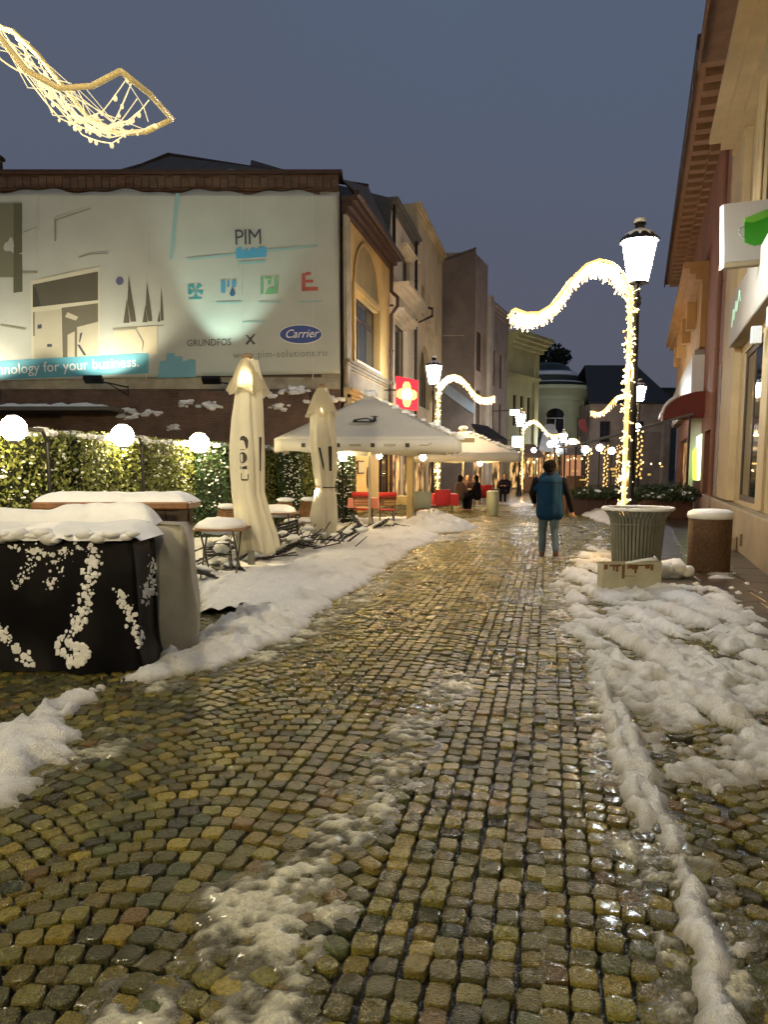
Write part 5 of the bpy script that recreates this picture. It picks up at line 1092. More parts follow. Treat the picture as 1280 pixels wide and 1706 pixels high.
a_ = G(262, 1122); xr = a_.dot(RGT) - .14; yf = a_.dot(FWD)
dt = empty('covered_table', CA(0, 0, 0), YAW, 'table wrapped in black tarpaulin with snow on top at the lower left', 'table')
tp = drape('black_tarpaulin', dt, xr - 1.6, xr - .02, yf + .08, yf + .6, 1.05, m_tarp, .12, .08, 3)
_b = MB()
for i in range(29): _b.ball((xr - 1.6 + i * .056, yf + .07 + rr.uniform(-.01, .05), 1.075 + rr.uniform(-.04, .02)), rr.uniform(.02, .09), 9, 6, rr.uniform(.35, .7), .12)
_b.build('snow_fringe', m_snow, dt, False, True)
snowslab(dt, xr - 1.65, xr + .0, yf + .05, yf + .66, 1.05, .10, 5, lobes=.8)
from mathutils.bvhtree import BVHTree
bvh = BVHTree.FromPolygons([mw(dt) @ v.co for v in tp.data.vertices], [tuple(p.vertices) for p in tp.data.polygons])
b = MB(); rr = random.Random(5)
def dribble(pts, r0, n=30):
    for i in range(n):
        t = i / n * (len(pts) - 1); j = int(t); f_ = t - j; px_ = pts[j][0] * (1 - f_) + pts[j + 1][0] * f_; py_ = pts[j][1] * (1 - f_) + pts[j + 1][1] * f_
        r3 = ray(px_ + rr.gauss(0, 6), py_ + rr.gauss(0, 5)); hit = bvh.ray_cast(Vector((0, 0, EYE)), r3)[0]
        if hit is None: continue
        v = hit; q_ = rr.uniform(.15, 1.0) * r0 * (.6 if rr.random() < .4 else .9); k0 = len(b.v); b.ball((0, 0, 0), q_, 7, 4, rr.uniform(.6, 1.4), .35); b.v[k0:] = [tuple(v + RGT * p[0] + FWD * p[1] * .35 + Vector((0, 0, p[2]))) for p in b.v[k0:]]
dribble([(158, 915), (150, 960), (140, 1010), (130, 1040), (105, 1065)], .03, 190); dribble([(100, 1085), (125, 1105), (143, 1082), (112, 1078)], .05, 60); dribble([(60, 918), (45, 950), (22, 982)], .018, 60); dribble([(100, 925), (90, 960), (78, 980)], .018, 50)
dribble([(-5, 1045), (15, 1065), (38, 1095), (50, 1108)], .028, 80); dribble([(197, 985), (212, 1010), (228, 1050), (234, 1075)], .028, 90); dribble([(256, 930), (252, 970), (242, 1000)], .03, 100); dribble([(20, 915), (80, 922), (150, 916)], .024, 70)
b.build('snow_patches', m_snow, dt, True)
b = MB()
for x_ in (-1.4, -.3): b.box(xr + x_, xr + x_ + .06, yf + .3, yf + .36, 0, 1.0)
b.build('leg', m_blk, dt, False)
a_ = G(333, 1078); xg = a_.dot(RGT) - .06; yg = a_.dot(FWD)
gt = empty('covered_table', CA(0, 0, 0), YAW, 'second table under a grey tarpaulin behind the black-wrapped one', 'table')
drape('grey_tarpaulin', gt, xg - 1.9, xg - .02, yf + .8, yg + .22, 1.13, m_gtarp, .07, .10, 8)
snowslab(gt, xg - 1.95, xg - .28, yf + .7, yg + .15, 1.12, .16, 9, lobes=.9)
b = MB(); b.box(xg - 1.7, xg - .2, yf + 1.0, yg + .1, 1.05, 1.1); b.build('tabletop', m_darkwood, gt, False)
bc = empty('bar_counter', CA(0, 0, 0), YAW, 'wooden outdoor bar counter with thick snow on top, behind the covered tables', 'bar counter')
yb = yg + .38; xb0 = (50 - 640) / F * yb; xb1 = (335 - 640) / F * (yb + .5)
zc = EYE - (849 - 780) / F * yb
b = MB(); b.bevbox(xb0, xb1, yb, yb + .5, zc - .0, zc + .07, .012); b.build('counter_top', m_wood, bc, False)
b = MB(); b.box(xb0 + .1, xb1 - .08, yb + .1, yb + .14, .05, zc - .003)
for i in range(11): x_ = xb0 + .12 + i * .125; b.box(x_, x_ + .115, yb + .075, yb + .099, .06, zc - .01)
b.build('front_panel', m_darkwood, bc, False)
for x_ in (xb0 + .02, xb1 - .12):
    b = MB(); b.box(x_, x_ + .1, yb + .04, yb + .2, 0, zc - .004); b.build('end_panel', m_darkwood, bc, False)
snowslab(bc, xb0 + .01, xb1 - .02, yb + .01, yb + .49, zc + .07, .10, 15, lobes=.25)

# ================================================================ RIGHT SIDE: BIN, BOX, STONE ASHTRAY
c = hp(1066, 10.35); bn2 = empty('litter_bin', c, YAW, 'tall flared litter bin of vertical grey-green slats at the foot of the lamp', 'litter bin')
m_bin = M('bin_metal', (.16, .165, .14), .45, metal=.35, var=.2, vs=6, bump=.15)
k_ = 9.8 / F; prof = [(39 * k_, .02), (40.5 * k_, .3), (43 * k_, .6), (45 * k_, .84), (47 * k_, .92), (53 * k_, .99), (60 * k_, 1.04)]
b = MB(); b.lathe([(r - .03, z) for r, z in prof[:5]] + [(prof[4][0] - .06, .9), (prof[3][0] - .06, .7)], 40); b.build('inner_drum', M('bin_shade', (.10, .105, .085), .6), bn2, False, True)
b = MB()
for i in range(44):
    a = 2 * math.pi * i / 44; c_, s_ = math.cos(a), math.sin(a)
    P1 = [Vector((r * c_, r * s_, z)) for r, z in prof]; tg = Vector((-s_, c_, 0)); rd_ = Vector((c_, s_, 0)); vs = []
    for p in P1: vs += [p - tg * .021 - rd_ * .012, p + tg * .021 - rd_ * .012, p + tg * .015 + rd_ * .008, p - tg * .015 + rd_ * .008]
    b.add(vs, [(4 * q + j, 4 * q + (j + 1) % 4, 4 * q + 4 + (j + 1) % 4, 4 * q + 4 + j) for q in range(len(prof) - 1) for j in range(4)] + [(0, 1, 2, 3), (len(vs) - 1, len(vs) - 2, len(vs) - 3, len(vs) - 4)])
b.build('slats', m_bin, bn2, False)
b = MB()
for zz, rr_ in ((.84, 45.3 * k_), (.1, 39.6 * k_)):
    b.tube([(rr_ * math.cos(t), rr_ * math.sin(t), zz) for t in np.linspace(0, 2 * math.pi, 41)], .012, 6, False)
b.build('hoop', m_bin, bn2, False, True)
b = MB(); b.tube([(59 * k_ * math.cos(t), 59 * k_ * math.sin(t), 1.045) for t in np.linspace(0, 2 * math.pi, 41)], [.016 + .012 * abs(math.sin(i * 1.7)) for i in range(41)], 7, False); b.build('snow_on_rim', m_snow, bn2, False, True)
c = hp(1060, 9.55); bx = empty('box', c, YAW, 'battered pale box with rusty runs leaning at the foot of the litter bin', 'box')
kk = 9.55 / F; m_box = M('stained_white_board', (.36, .35, .27), .7, var=.12, vs=5)
b = MB(); b.poly([(-49 * kk, 0, .0), (50 * kk, 0, .0), (50 * kk, 0, .40), (20 * kk, 0, .405), (-8 * kk, 0, .375), (-40 * kk, 0, .37), (-49 * kk, 0, .36)], (0, .02, 0)); b.box(-49 * kk, -49 * kk + .015, .021, .24, 0, .36); b.box(50 * kk - .015, 50 * kk, .021, .24, 0, .38); b.box(-48 * kk, 49 * kk, .225, .24, 0, .38); b.box(-48 * kk, 49 * kk, .021, .224, .30, .31)
b.build('panels', m_box, bx, False)
b = MB(); ru = M('rust', (.14, .065, .02), .8, var=.3, vs=20)
for x, w_, h_ in ((-47, 6, .07), (-32, 3, .09), (-27, 4, .1), (-17, 5, .19), (-8, 8, .06), (0, 10, .07), (4, 4, .12), (22, 8, .06), (31, 5, .08), (-38, 20, .03), (10, 22, .025)):
    b.poly([(x * kk, -.004, .372 - h_), ((x + w_) * kk, -.004, .375 - h_ * .95), ((x + w_) * kk, -.004, .372), (x * kk, -.004, .366)])
b.poly([(-12 * kk, -.004, .225), (8 * kk, -.004, .222), (8 * kk, -.004, .216), (-12 * kk, -.004, .216)]); b.build('rust_runs', ru, bx, False)
b = MB(); b.tube([(-10 * kk, .03, .385), (20 * kk, .03, .42), (34 * kk, .04, .43), (44 * kk, .05, .40)], [.012, .02, .025, .015], 8); b.tube([(38 * kk, .03, .47), (46 * kk, .05, .40)], .014, 6); b.build('snow_ridge', m_snow, bx, False, True)
c = hp(1189, 11.5); st_ = empty('stone_ashtray_post', c, YAW, 'squat round brown pebble-stone bollard with a thick snow cap', 'bollard')
k_ = 11.5 / F; b = MB(); b.lathe([(33 * k_, 0), (33.5 * k_, .03), (34 * k_, .82), (33 * k_, .86), (30 * k_, .87)], 40); b.build('drum', M('pebble_concrete', (.085, .042, .020), .6, var=.6, vs=28, bump=1.2, bs=34), st_, False, 40)
b = MB(); b.lathe([(35 * k_, .83), (36.5 * k_, .88), (35 * k_, .93), (28 * k_, .965), (14 * k_, .975), (.01, .97)], 36, fn=lambda q, z: 1 + .012 * math.sin(5 * q)); b.build('snow_cap', m_snow, st_, False, True)
# snowed-over things at the right
c = hp(1288, 13.6); sb = empty('snowy_bench', c, YAW, 'snow-covered bench end poking in at the right edge', 'bench')
b = MB(); b.bevbox(-.4, 1.2, -.3, .3, .12, .42, .05); b.build('seat', m_darkwood, sb, False); b = MB(); b.ball((.12, -.05, .36), .52, 24, 10, .42, .05); b.ball((.7, 0, .38), .6, 20, 10, .3, .05); b.build('snow_cover', m_snow, sb, False, True)
for s in (-.3, 1.0): b = MB(); b.box(s, s + .08, -.25, .25, 0, .12); b.build('leg', m_iron, sb, False)
c = hp(1130, 10.9); b = MB(); rr = random.Random(9)
for i in range(18): b.ball((c.x + rr.uniform(-.22, .22), c.y + rr.uniform(-.12, .12), .06 + rr.uniform(0, .12)), rr.uniform(.07, .16), 9, 6, .8, .18)
b.ball((c.x, c.y, .1), .2, 12, 8, .9, .15)
tag(b.build('snow_heap', m_snow, None, True, True), 'small lumpy snow heap between the litter bin and the round bollard', 'snow heap')
for i in range(9):
    b = MB(); v = G(rr.uniform(1150, 1270), rr.uniform(955, 1015)); b.ball((v.x, v.y, .02), rr.uniform(.02, .05), 7, 5, .7, .3)
    tag(b.build('snow_crumb', m_snow, None, True, True), 'small crumb of snow on the dark pavement right of the bollard', 'snow crumb', 'snow crumbs on the pavement')
for i, (px_, py_) in enumerate(((1262, 1468), (1278, 1440), (1226, 1578), (1240, 1600), (640, 1412), (1005, 1430))):
    pass

# ================================================================ AWNINGS, SIGNS
m_redaw = M('red_awning_cloth', (.15, .022, .012), .7, var=.15, vs=3)
ra = empty('red_awning', onR(30.2), rotR, 'rounded dark red awning with snow along its curved edge on the right', 'awning')
b = MB(); n = 14; A_ = [math.pi / 2 * i / n for i in range(n + 1)]; pts = [(-1.35 * math.cos(a), 3.5 + .78 * math.sin(a)) for a in A_]
vs = []
for x_ in (-1.7, 1.7): vs += [(x_, y, z) for y, z in pts]
b.add(vs, [(i, i + 1, n + 2 + i, n + 1 + i) for i in range(n)]); 
for x_ in (-1.7, 1.7): b.poly([(x_, y, z) for y, z in pts] + [(x_, -.0, 3.5)])
b.build('hood', m_redaw, ra, False); b = MB(); b.box(-1.7, 1.7, -1.37, -1.34, 3.32, 3.51); b.box(1.69, 1.72, -1.35, -.02, 3.34, 3.5); b.build('valance', m_redaw, ra, False)
b = MB(); vs = []
for x_ in (1.55, 1.76): vs += [(x_, y * 1.03, z + .03 + .02 * random.random()) for y, z in pts[:10]]
b.add(vs, [(i, i + 1, 10 + i + 1, 10 + i) for i in range(9)]); b.tube([(1.7, y * 1.03, z + .03) for y, z in pts[:9]], .06, 6); b.tube([(x_, -1.4, 3.56) for x_ in np.linspace(-1.7, 1.7, 8)], .07, 6); b.build('snow_edge', m_snow, ra, False, True)
ls = empty('green_lit_sign', W(1169, 780, 27.3) * 1.0, YAW, 'white and lime lit sign panel on the right facade beneath the awning', 'sign'); z_ = W(1169, 780, 27.3)
b = MB(); b.poly([W(1163, 728, 27.3), W(1176, 720, 27.3), W(1176, 800, 27.3), W(1163, 800, 27.3)], FWD * .1); b.build('white_panel', M('white_lightbox', (.9, .95, .8), .4, var=0, bump=0, emis=(.8, 1, .65), es=2.2), ls, True)
b = MB(); b.poly([W(1157, 752, 27.3), W(1162, 745, 27.3), W(1162, 800, 27.3), W(1157, 798, 27.3)], FWD * .1); b.build('lime_panel', M('lime_lightbox', (.5, .9, .1), .4, var=0, bump=0, emis=(.55, 1, .05), es=2.5), ls, True)
b = MB(); b.poly([W(1157, 801, 27.3), W(1177, 801, 27.3), W(1177, 850, 27.3), W(1157, 850, 27.3)], FWD * .12); b.build('stand', M('pinkish_stone'), ls, True)
# red cross sign on the left facade
rs = empty('red_cross_sign', W(677, 655, 27.0), YAW, 'red square light box with a glowing yellow cross hanging from the left facade', 'sign'); D_ = 27.0
b = MB(); b.poly([W(660, 626, D_), W(697, 634, D_), W(696, 684, D_), (W(660, 678, D_))], FWD * .25); b.build('light_box', M('red_lightbox', (.8, .02, .05), .4, var=0, bump=0, emis=(1, .01, .05), es=1.0), rs, True)
cx_, cy_2 = 678, 657; pts = []
for k in range(4):
    for a_, r_2 in ((-28, 17), (-12, 21), (12, 21), (28, 17), (45, 12.5)):
        t = R(k * 90 + a_); pts.append(W(cx_ + r_2 * .82 * math.cos(t), cy_2 + 2 * math.cos(t) * .6 + r_2 * 1.02 * math.sin(t), D_ - .03))
b = MB(); b.poly(pts, FWD * .02); b.build('cross', M('yellow_cross_glow', (1, .8, .3), .4, var=0, bump=0, emis=(1, .55, .16), es=1.7), rs, True)
pts2 = [W(cx_ + 8.5 * math.cos(t), cy_2 + 9 * math.sin(t), D_ - .05) for t in np.linspace(0, 6, 14)]; b = MB(); b.poly(pts2, FWD * .015); b.build('cross_centre', M('white_glow', (1, 1, .9), .4, var=0, bump=0, emis=(1, .92, .7), es=5), rs, True)
b = MB(); b.tube([W(660, 650, D_ + .1), W(640, 650, D_ + .1)], .03, 6); b.build('bracket', m_iron, rs, True)
ba = empty('black_awning', W(815, 720, 37), YAW, 'black sloping awning jutting from the left facade behind the parasols', 'awning')
b = MB(); b.poly([W(786, 708, 38), W(812, 712, 38), W(846, 735, 36), (W(800, 733, 36))], (0, 0, .08)); b.poly([W(800, 733, 36), W(846, 735, 36), W(846, 742, 36), W(800, 742, 36)], FWD * .04); b.build('cloth', M('black_cloth', (.012, .012, .014), .7), ba, True)
for nm, pts, col, d_, lb in (('blue_shop_fascia', [(742, 636), (790, 672), (790, 690), (742, 656)], (.13, .17, .19), 40, 'blue-grey shop fascia behind the garlanded lamp on the left facade'),):
    r_ = empty('shop_fascia', W(pts[0][0], pts[0][1], d_), YAW, lb, 'fascia'); b = MB(); b.poly([W(x, y, d_ + (x - 742) * .12) for x, y in pts], RGT * -.15); b.build('board', M(nm, col, .5), r_, True)

for px_, py_, d_, lb in ((858, 687, 44, 'small lit projecting box sign beside the farther lamp'), (862, 736, 44, 'white lit box sign low beside the farther garlanded lamp')):
    r_ = empty('lit_box_sign', W(px_, py_, d_), YAW, lb, 'sign'); b = MB(); b.bevbox(-.28, .28, -.08, .08, -.16 if py_ < 700 else -.32, .16 if py_ < 700 else .32, .03); b.build('box', M('cool_lightbox', (.8, .95, 1), .4, var=0, bump=0, emis=(.7, .92, 1), es=4, sample=False), r_, False); b = MB(); b.tube([(-.28, 0, .1), (-1.2, .3, .1)], .025, 5); b.build('arm', m_iron, r_, False)
rf = empty('red_flag', W(985, 715, 70), YAW, 'dull red banner flag hanging on the grey house wall in the distance', 'flag')
b = MB(); b.poly([W(964, 700, 70), W(976, 697, 70), W(980, 722, 70), (W(972, 718, 70)), W(966, 714, 70)], FWD * .03); b.build('cloth', M('dull_red', (.25, .05, .05), .8), rf, True); b = MB(); b.tube([W(963, 695, 70.1), W(963, 735, 70.1)], .04, 5); b.build('staff', m_iron, rf, True)
# distant stalls
def stall(px0, px1, d, h, e_, rm, wm, label):
    x0, x1 = (px0 - 640) / F * d, (px1 - 640) / F * d; r_ = empty('market_stall', CA(x0, d), YAW, label, 'stall', 'market stalls down the street'); w_ = x1 - x0
    b = MB(); b.poly([(-.3, -.5, h), (w_ + .3, -.5, h), (w_ / 2 + .4, 1.2, h + e_), (w_ / 2 - .4, 1.2, h + e_)], (0, 0, .06)); b.poly([(-.3, 3, h), (-.3, -.5, h), (w_ / 2 - .4, 1.2, h + e_)], (0, 0, .06)); b.poly([(w_ + .3, -.5, h), (w_ + .3, 3, h), (w_ / 2 + .4, 1.2, h + e_)], (0, 0, .06)); b.build('roof', rm, r_, False)
    b = MB(); b.box(0, w_, 1.5, 1.6, 0, h); b.build('back_wall', wm, r_, False); b = MB(); b.bevbox(0, w_, -.2, .3, 0, 1.0, .03); b.build('counter', m_wood, r_, False)
    for x_ in (.05, w_ - .15): b = MB(); b.box(x_, x_ + .1, -.4, -.3, 0, h); b.build('post', m_wood, r_, False)
    b = MB()
    for i in range(int(w_ / .45)): b.ball((.3 + i * .45, .4, h - .3), .07, 7, 5)
    b.build('bulbs', M('stall_bulb', (1, .8, .4), .3, var=0, bump=0, emis=(1, .68, .22), es=14, sample=False), r_, False)
m_tent = M('grey_tent', (.22, .22, .22), .7)
stall(872, 897, 52, 2.3, .9, M('stall_roof', (.2, .12, .08), .7), m_warmint, 'orange-lit wooden stall left of the walking person')
stall(899, 935, 66, 3.0, 2.4, m_tent, m_warmint, 'grey tent stall straight behind the walking person')
stall(944, 975, 58, 2.6, .8, m_tent, M('peach_glow_wall', (.8, .45, .3), .7, emis=(1, .42, .2), es=.45, sample=False), 'stall with a self-glowing peach wall between the distant lamp and the glazed terrace')  # back wall glows by itself, standing in for light on it
# dark-red parasol roof shape in the middle distance
for px_, py_, d_ in ((890, 750, 48), (1000, 746, 33), (1020, 751, 33), (976, 749, 30), (1062, 712, 29), (955, 740, 60), (925, 735, 61), (930, 748, 61), (918, 740, 61)):
    c = W(px_, py_, d_); r_ = empty('globe_lamp', (c.x, c.y, 0), 0, 'small far cool-white globe lamp over the market, %s' % {890: 'left of the walking person', 1000: 'left of a pair behind the terrace glass', 1020: 'right of a pair behind the terrace glass', 976: 'at the terrace corner', 1062: 'behind the bright garland', 955: 'rightmost in the far cluster', 925: 'topmost left in the far cluster', 930: 'lowest in the far cluster', 918: 'leftmost in the far cluster'}[px_], 'lamp', 'small far globe lamps')
    b = MB(); b.tube([(0, 0, 0), (0, 0, c.z)], .03, 5); b.build('post', m_iron, r_, False); b = MB(); b.ball((0, 0, c.z), .15 if d_ < 50 else .27, 12, 8); b.build('globe', M('cool_globe', (.9, .95, 1), .3, var=0, bump=0, emis=(.85, .93, 1), es=30), r_, False, True)
# far garland columns
for px_, d_, z0, z1, lb in ((1065, 30, 1.2, 3.2, 'short lit garland column right of the bright lamp post'), (1010, 40, .6, 2.9, 'thin lit garland column seen through the terrace glass'), (978, 42, .5, 2.6, 'faint lit garland column at the left of the terrace glass'), (1030, 48, .5, 3.1, 'far garland column seen through the right terrace pane')):
    c = hp(px_, d_); r_ = empty('garland_column', c, YAW, lb, 'light garland', 'far garland columns'); b = MB(); b.tube([(0, 0, 0), (0, 0, z1)], .04, 6); b.build('pole', m_iron, r_, False)
    b = MB(); n = int((z1 - z0) / .07)
    for i in range(n): a = i * 2.4; b.ball((.1 * math.cos(a), .1 * math.sin(a), z0 + i * .07), .05, 5, 3)
    b.build('bulbs', m_string, r_, False)

# ================================================================ GLAZED TERRACE
tr = empty('glazed_terrace', CA(6.65, 26.2), YAW, 'glass-fronted restaurant terrace with dark planters and sloping roof rail on the right', 'terrace')
wT = 3.9
for x_, y_ in ((0, 0), (1.9, 0), (wT, 0), (0, 1.63), (0, 3.23)): b = MB(); b.box(x_ - .03, x_ + .03, y_ - .03, y_ + .03, 0, 2.35 + x_ * .28); b.build('post', brown, tr, False)
b = MB(); b.tube([(-.1, 0, 2.34), (wT + .1, 0, 2.35 + wT * .28)], .05, 6); b.tube([(0, 0, 2.36), (0, 3.3, 2.36)], .05, 6); b.build('roof_rail', m_steel, tr, False)
m_clear = M('clear_glass', (.03, .03, .03), .05, var=0, bump=0, alpha=.16, spec=.8)
for x_ in (0, 1, 2, 3):
    b = MB(); b.poly([(x_ + .035, 0, .62), (x_ + .93, 0, .62), (x_ + .93, 0, 2.28 + x_ * .28), (x_ + .035, 0, 2.28 + x_ * .28)], (0, .01, 0)); b.build('glass_panel', m_clear, tr, False)
b = MB(); b.poly([(0, .04, .62), (0, 3.2, .62), (0, 3.2, 2.28), (0, .04, 2.28)], (.01, 0, 0)); b.build('glass_panel', m_clear, tr, False)
b = MB(); b.bevbox(-.25, wT, -.5, -.06, .0, .62, .03); b.bevbox(-.3, -.02, -.05, 3.2, 0, .62, .03); b.build('planter', M('dark_red_planter', (.05, .018, .012), .6, var=.25), tr, False)
b = MB()
for i in range(9): x_ = random.uniform(.2, 3.6); z_ = random.uniform(1.1, 1.7); b.bevbox(x_, x_ + random.uniform(.06, .3), 1.4, 1.5, z_, z_ + random.uniform(.04, .1), .01)
b.build('warm_light_blobs', M('amber_glow', (.9, .6, .2), .4, var=0, bump=0, emis=(1, .6, .15), es=.9, sample=False), tr, False)  # random glowing blocks stand in for blurred warm lights behind the glass
b = MB()
for i in range(12): b.ball((.2 + (i % 6) * .62, 1.0 + (i // 6) * .9, 1.95 + .2 * math.sin(i)), .03, 6, 4)
b.build('bulbs', M('stall_bulb'), tr, False)
m_pl = M('planter_greens', (.03, .05, .02), .6, var=.5, vs=6, bump=0)
for px_, d_, lb, hgt in ((980, 26.0, 'left planter shrub in front of the terrace glass', .35), (1012, 25.9, 'middle planter shrub in front of the terrace glass', .35), (1093, 24.0, 'dark green low shrub right of the bright garland', .55), (1128, 23.6, 'dark green low shrub beneath the red awning', .6)):
    c = hp(px_, d_ - .3); r_ = leafy('shrub', c, [((0, 0, .62 + hgt * .4), .55, hgt * .55), ((.35, 0, .6 + hgt * .3), .4, hgt * .4), ((-.35, 0, .6 + hgt * .3), .4, hgt * .45)], 900, .07, m_pl, lb, 'shrub', [([(0, 0, .3), (0, 0, .8)], [.03, .02])], 'planter shrubs', seed=px_)
    b = MB(); 
    for i in range(7): b.ball((random.uniform(-.5, .5), -.3 + random.uniform(-.1, .2), .7 + random.uniform(0, hgt * .5)), random.uniform(.04, .1), 7, 4, .5, .2)
    b.build('snow_lumps', m_snow, r_, False, True)
for px_, lb in ((1093, 'left long brown planter box under the shrubs by the awning'), (1130, 'right long brown planter box under the shrubs by the awning')):
    r_ = empty('planter_box', hp(px_, 23.7), YAW, lb, 'planter'); b = MB(); b.bevbox(-.42, .42, -.3, .3, 0, .6, .03); b.build('box', M('rust_planter', (.08, .03, .015), .7), r_, False); b = MB(); b.bevbox(-.38, .38, -.26, .26, .6, .63, .01); b.build('soil', m_hcore, r_, False)
r_ = empty('white_litter_bin', hp(822, 25.5), YAW, 'pale cylindrical bin at the right end of the restaurant tables', 'litter bin'); b = MB(); b.lathe([(.19, 0), (.2, .04), (.2, .72), (.19, .76)], 20); b.build('body', M('pale_green_bin', (.4, .42, .28), .5), r_, False, 40); b = MB(); b.lathe([(.21, .76), (.21, .8), (.15, .84)], 20); b.build('lid', M('pale_green_bin'), r_, False, 40)
# ================================================================ PEOPLE
def bodymesh(name, segs, vox, mat, root, smooth=6, world=False):
    b = MB()
    for s in segs:
        p0, r0, p1, r1 = Vector(s[0]), s[1], Vector(s[2]), s[3]; sy = s[4] if len(s) > 4 else 1
        n = 14; d = p1 - p0; L = max(d.length, 1e-5); t = d / L; a = t.orthogonal().normalized()
        if abs(t.x) < .9: a = (Vector((1, 0, 0)) - t * t.x).normalized()
        c = t.cross(a).normalized(); vs = []
        st_ = [(-math.cos(u) * r0, math.sin(u) * r0) for u in np.linspace(.12, math.pi / 2, 5)] + [(L + math.sin(u) * r1, math.cos(u) * r1) for u in np.linspace(0, math.pi / 2 - .12, 5)]
        for h_, r in st_:
            for j in range(n): q = 2 * math.pi * j / n; vs.append(p0 + t * h_ + a * math.cos(q) * r + c * math.sin(q) * r * sy)
        k = len(st_); b.add(vs, [(i * n + j, i * n + (j + 1) % n, (i + 1) * n + (j + 1) % n, (i + 1) * n + j) for i in range(k - 1) for j in range(n)] + [tuple(range(n - 1, -1, -1)), tuple(range((k - 1) * n, k * n))])
    o = b.build(name, mat, root, world, True)
    m1 = o.modifiers.new('r', 'REMESH'); m1.mode = 'VOXEL'; m1.voxel_size = vox; m1.use_smooth_shade = True
    m2 = o.modifiers.new('s', 'SMOOTH'); m2.factor = .5; m2.iterations = smooth
    dg = bpy.context.evaluated_depsgraph_get(); dg.update(); me = bpy.data.meshes.new_from_object(o.evaluated_get(dg)); o.modifiers.clear(); o.data = me; return o
m_skin = M('skin', (.42, .24, .16), .5, var=.06, bump=.05); m_hair = M('dark_hair', (.006, .005, .004), .9, spec=.1, var=.2, vs=30, bump=.5, bs=120)
m_blue = M('blue_padded_cloth', (.006, .03, .08), .9, spec=.1, var=.18, vs=5, bump=.3, bs=10); m_dk = M('dark_jacket', (.006, .006, .010), .9, spec=.1, var=.2, vs=5, bump=.3, bs=12)
m_jean = M('worn_blue_jeans', (.05, .085, .12), .85, var=.2, vs=8, bump=.3, bs=40); m_shoe = M('dark_red_shoe', (.06, .018, .012), .5)
def hand(S, wrist, dirv, side, curl=.5, up=Vector((0, 1, 0))):
    w_ = Vector(wrist); d = Vector(dirv).normalized(); a = d.cross(up).normalized(); pl_ = a.cross(d).normalized()
    S.append((w_, .026, w_ + d * .05, .03, .7)); S.append((w_ + d * .05, .032, w_ + d * .085, .034, .55))
    for i, (o, L) in enumerate(((-.03, .062), (-.010, .074), (.010, .07), (.029, .055))):
        k0 = w_ + d * .09 + a * o; k1 = k0 + (d * math.cos(curl * .6) + pl_ * math.sin(curl * .6)) * L * .5; k2 = k1 + (d * math.cos(curl * 1.6) + pl_ * math.sin(curl * 1.6)) * L * .5
        S.append((k0, .0095, k1, .009)); S.append((k1, .009, k2, .0075))
    t0 = w_ + d * .035 + a * side * .03; t1 = t0 + (d * .7 + a * side * .7 + pl_ * .3).normalized() * .04; t2 = t1 + (d * .9 + a * side * .2 + pl_ * .4).normalized() * .032
    S.append((t0, .013, t1, .011)); S.append((t1, .011, t2, .009))
def head(S, c, fwd=Vector((0, 1, 0)), k=1.0):
    c = Vector(c); side = fwd.cross(Vector((0, 0, 1))).normalized(); u = Vector((0, 0, 1))
    S.append((c + u * .02 - fwd * .015, .088 * k, c + u * .045 - fwd * .01, .085 * k, 1.1)); S.append((c + fwd * .02 - u * .02, .07 * k, c + fwd * .045 - u * .085, .042 * k))
    S.append((c + fwd * .085 + u * .012, .010, c + fwd * .108 - u * .028, .014)); S.append((c + fwd * .088 - u * .058 - side * .016, .009, c + fwd * .088 - u * .058 + side * .016, .009))
    for s in (-1, 1): S.append((c + side * s * .088 + u * .02, .015, c + side * s * .09 - u * .02, .011)); S.append((c + side * s * .032 + fwd * .074 + u * .012, .013, c + side * s * .03 + fwd * .078 + u * .012, .012)); S.append((c + side * s * .05 + fwd * .078 + u * .03, .008, c + side * s * .018 + fwd * .086 + u * .032, .008))
    S.append((c - u * .05 - fwd * .02, .055, c - u * .17 - fwd * .03, .06))
V3 = lambda *a: Vector(a)
# walking person, seen from behind (local +y is the walking direction)
pc = G(914, 928); wp = empty('person', pc, YAW * .6, 'person seen from behind walking away down the street in a long blue jacket and jeans', 'person')
S = []; hd = V3(-.01, .05, 1.60); head(S, hd)
S += [(V3(0, 0, 1.36), .13, V3(0, 0, 1.05), .13, .75), (V3(0, 0, 1.05), .13, V3(0, 0, .92), .15, .75)]
hipL, hipR = V3(-.09, 0, .90), V3(.09, 0, .90); knL, knR = V3(-.10, .10, .50), V3(.10, -.0, .49); anL, anR = V3(-.11, .03, .10), V3(.10, -.22, .13)
S += [(hipL, .085, knL, .055), (knL, .055, anL, .038), (hipR, .085, knR, .055), (knR, .055, anR, .038), (anL, .04, anL + V3(0, .15, -.06), .03), (anR, .04, anR + V3(0, .14, -.09), .03)]
shL, shR = V3(-.20, 0, 1.40), V3(.20, 0, 1.40); elL, elR = V3(-.30, .04, 1.14), V3(.32, -.02, 1.12); wrL, wrR = V3(-.25, .18, .98), V3(.40, .04, .84)
S += [(shL, .05, elL, .042), (elL, .04, wrL, .028), (shR, .05, elR, .042), (elR, .04, wrR, .028)]
hand(S, wrL, (wrL - elL), 1, .7); hand(S, wrR, (wrR - elR), -1, .5)
bodymesh('body', S, .009, m_skin, wp, 3)
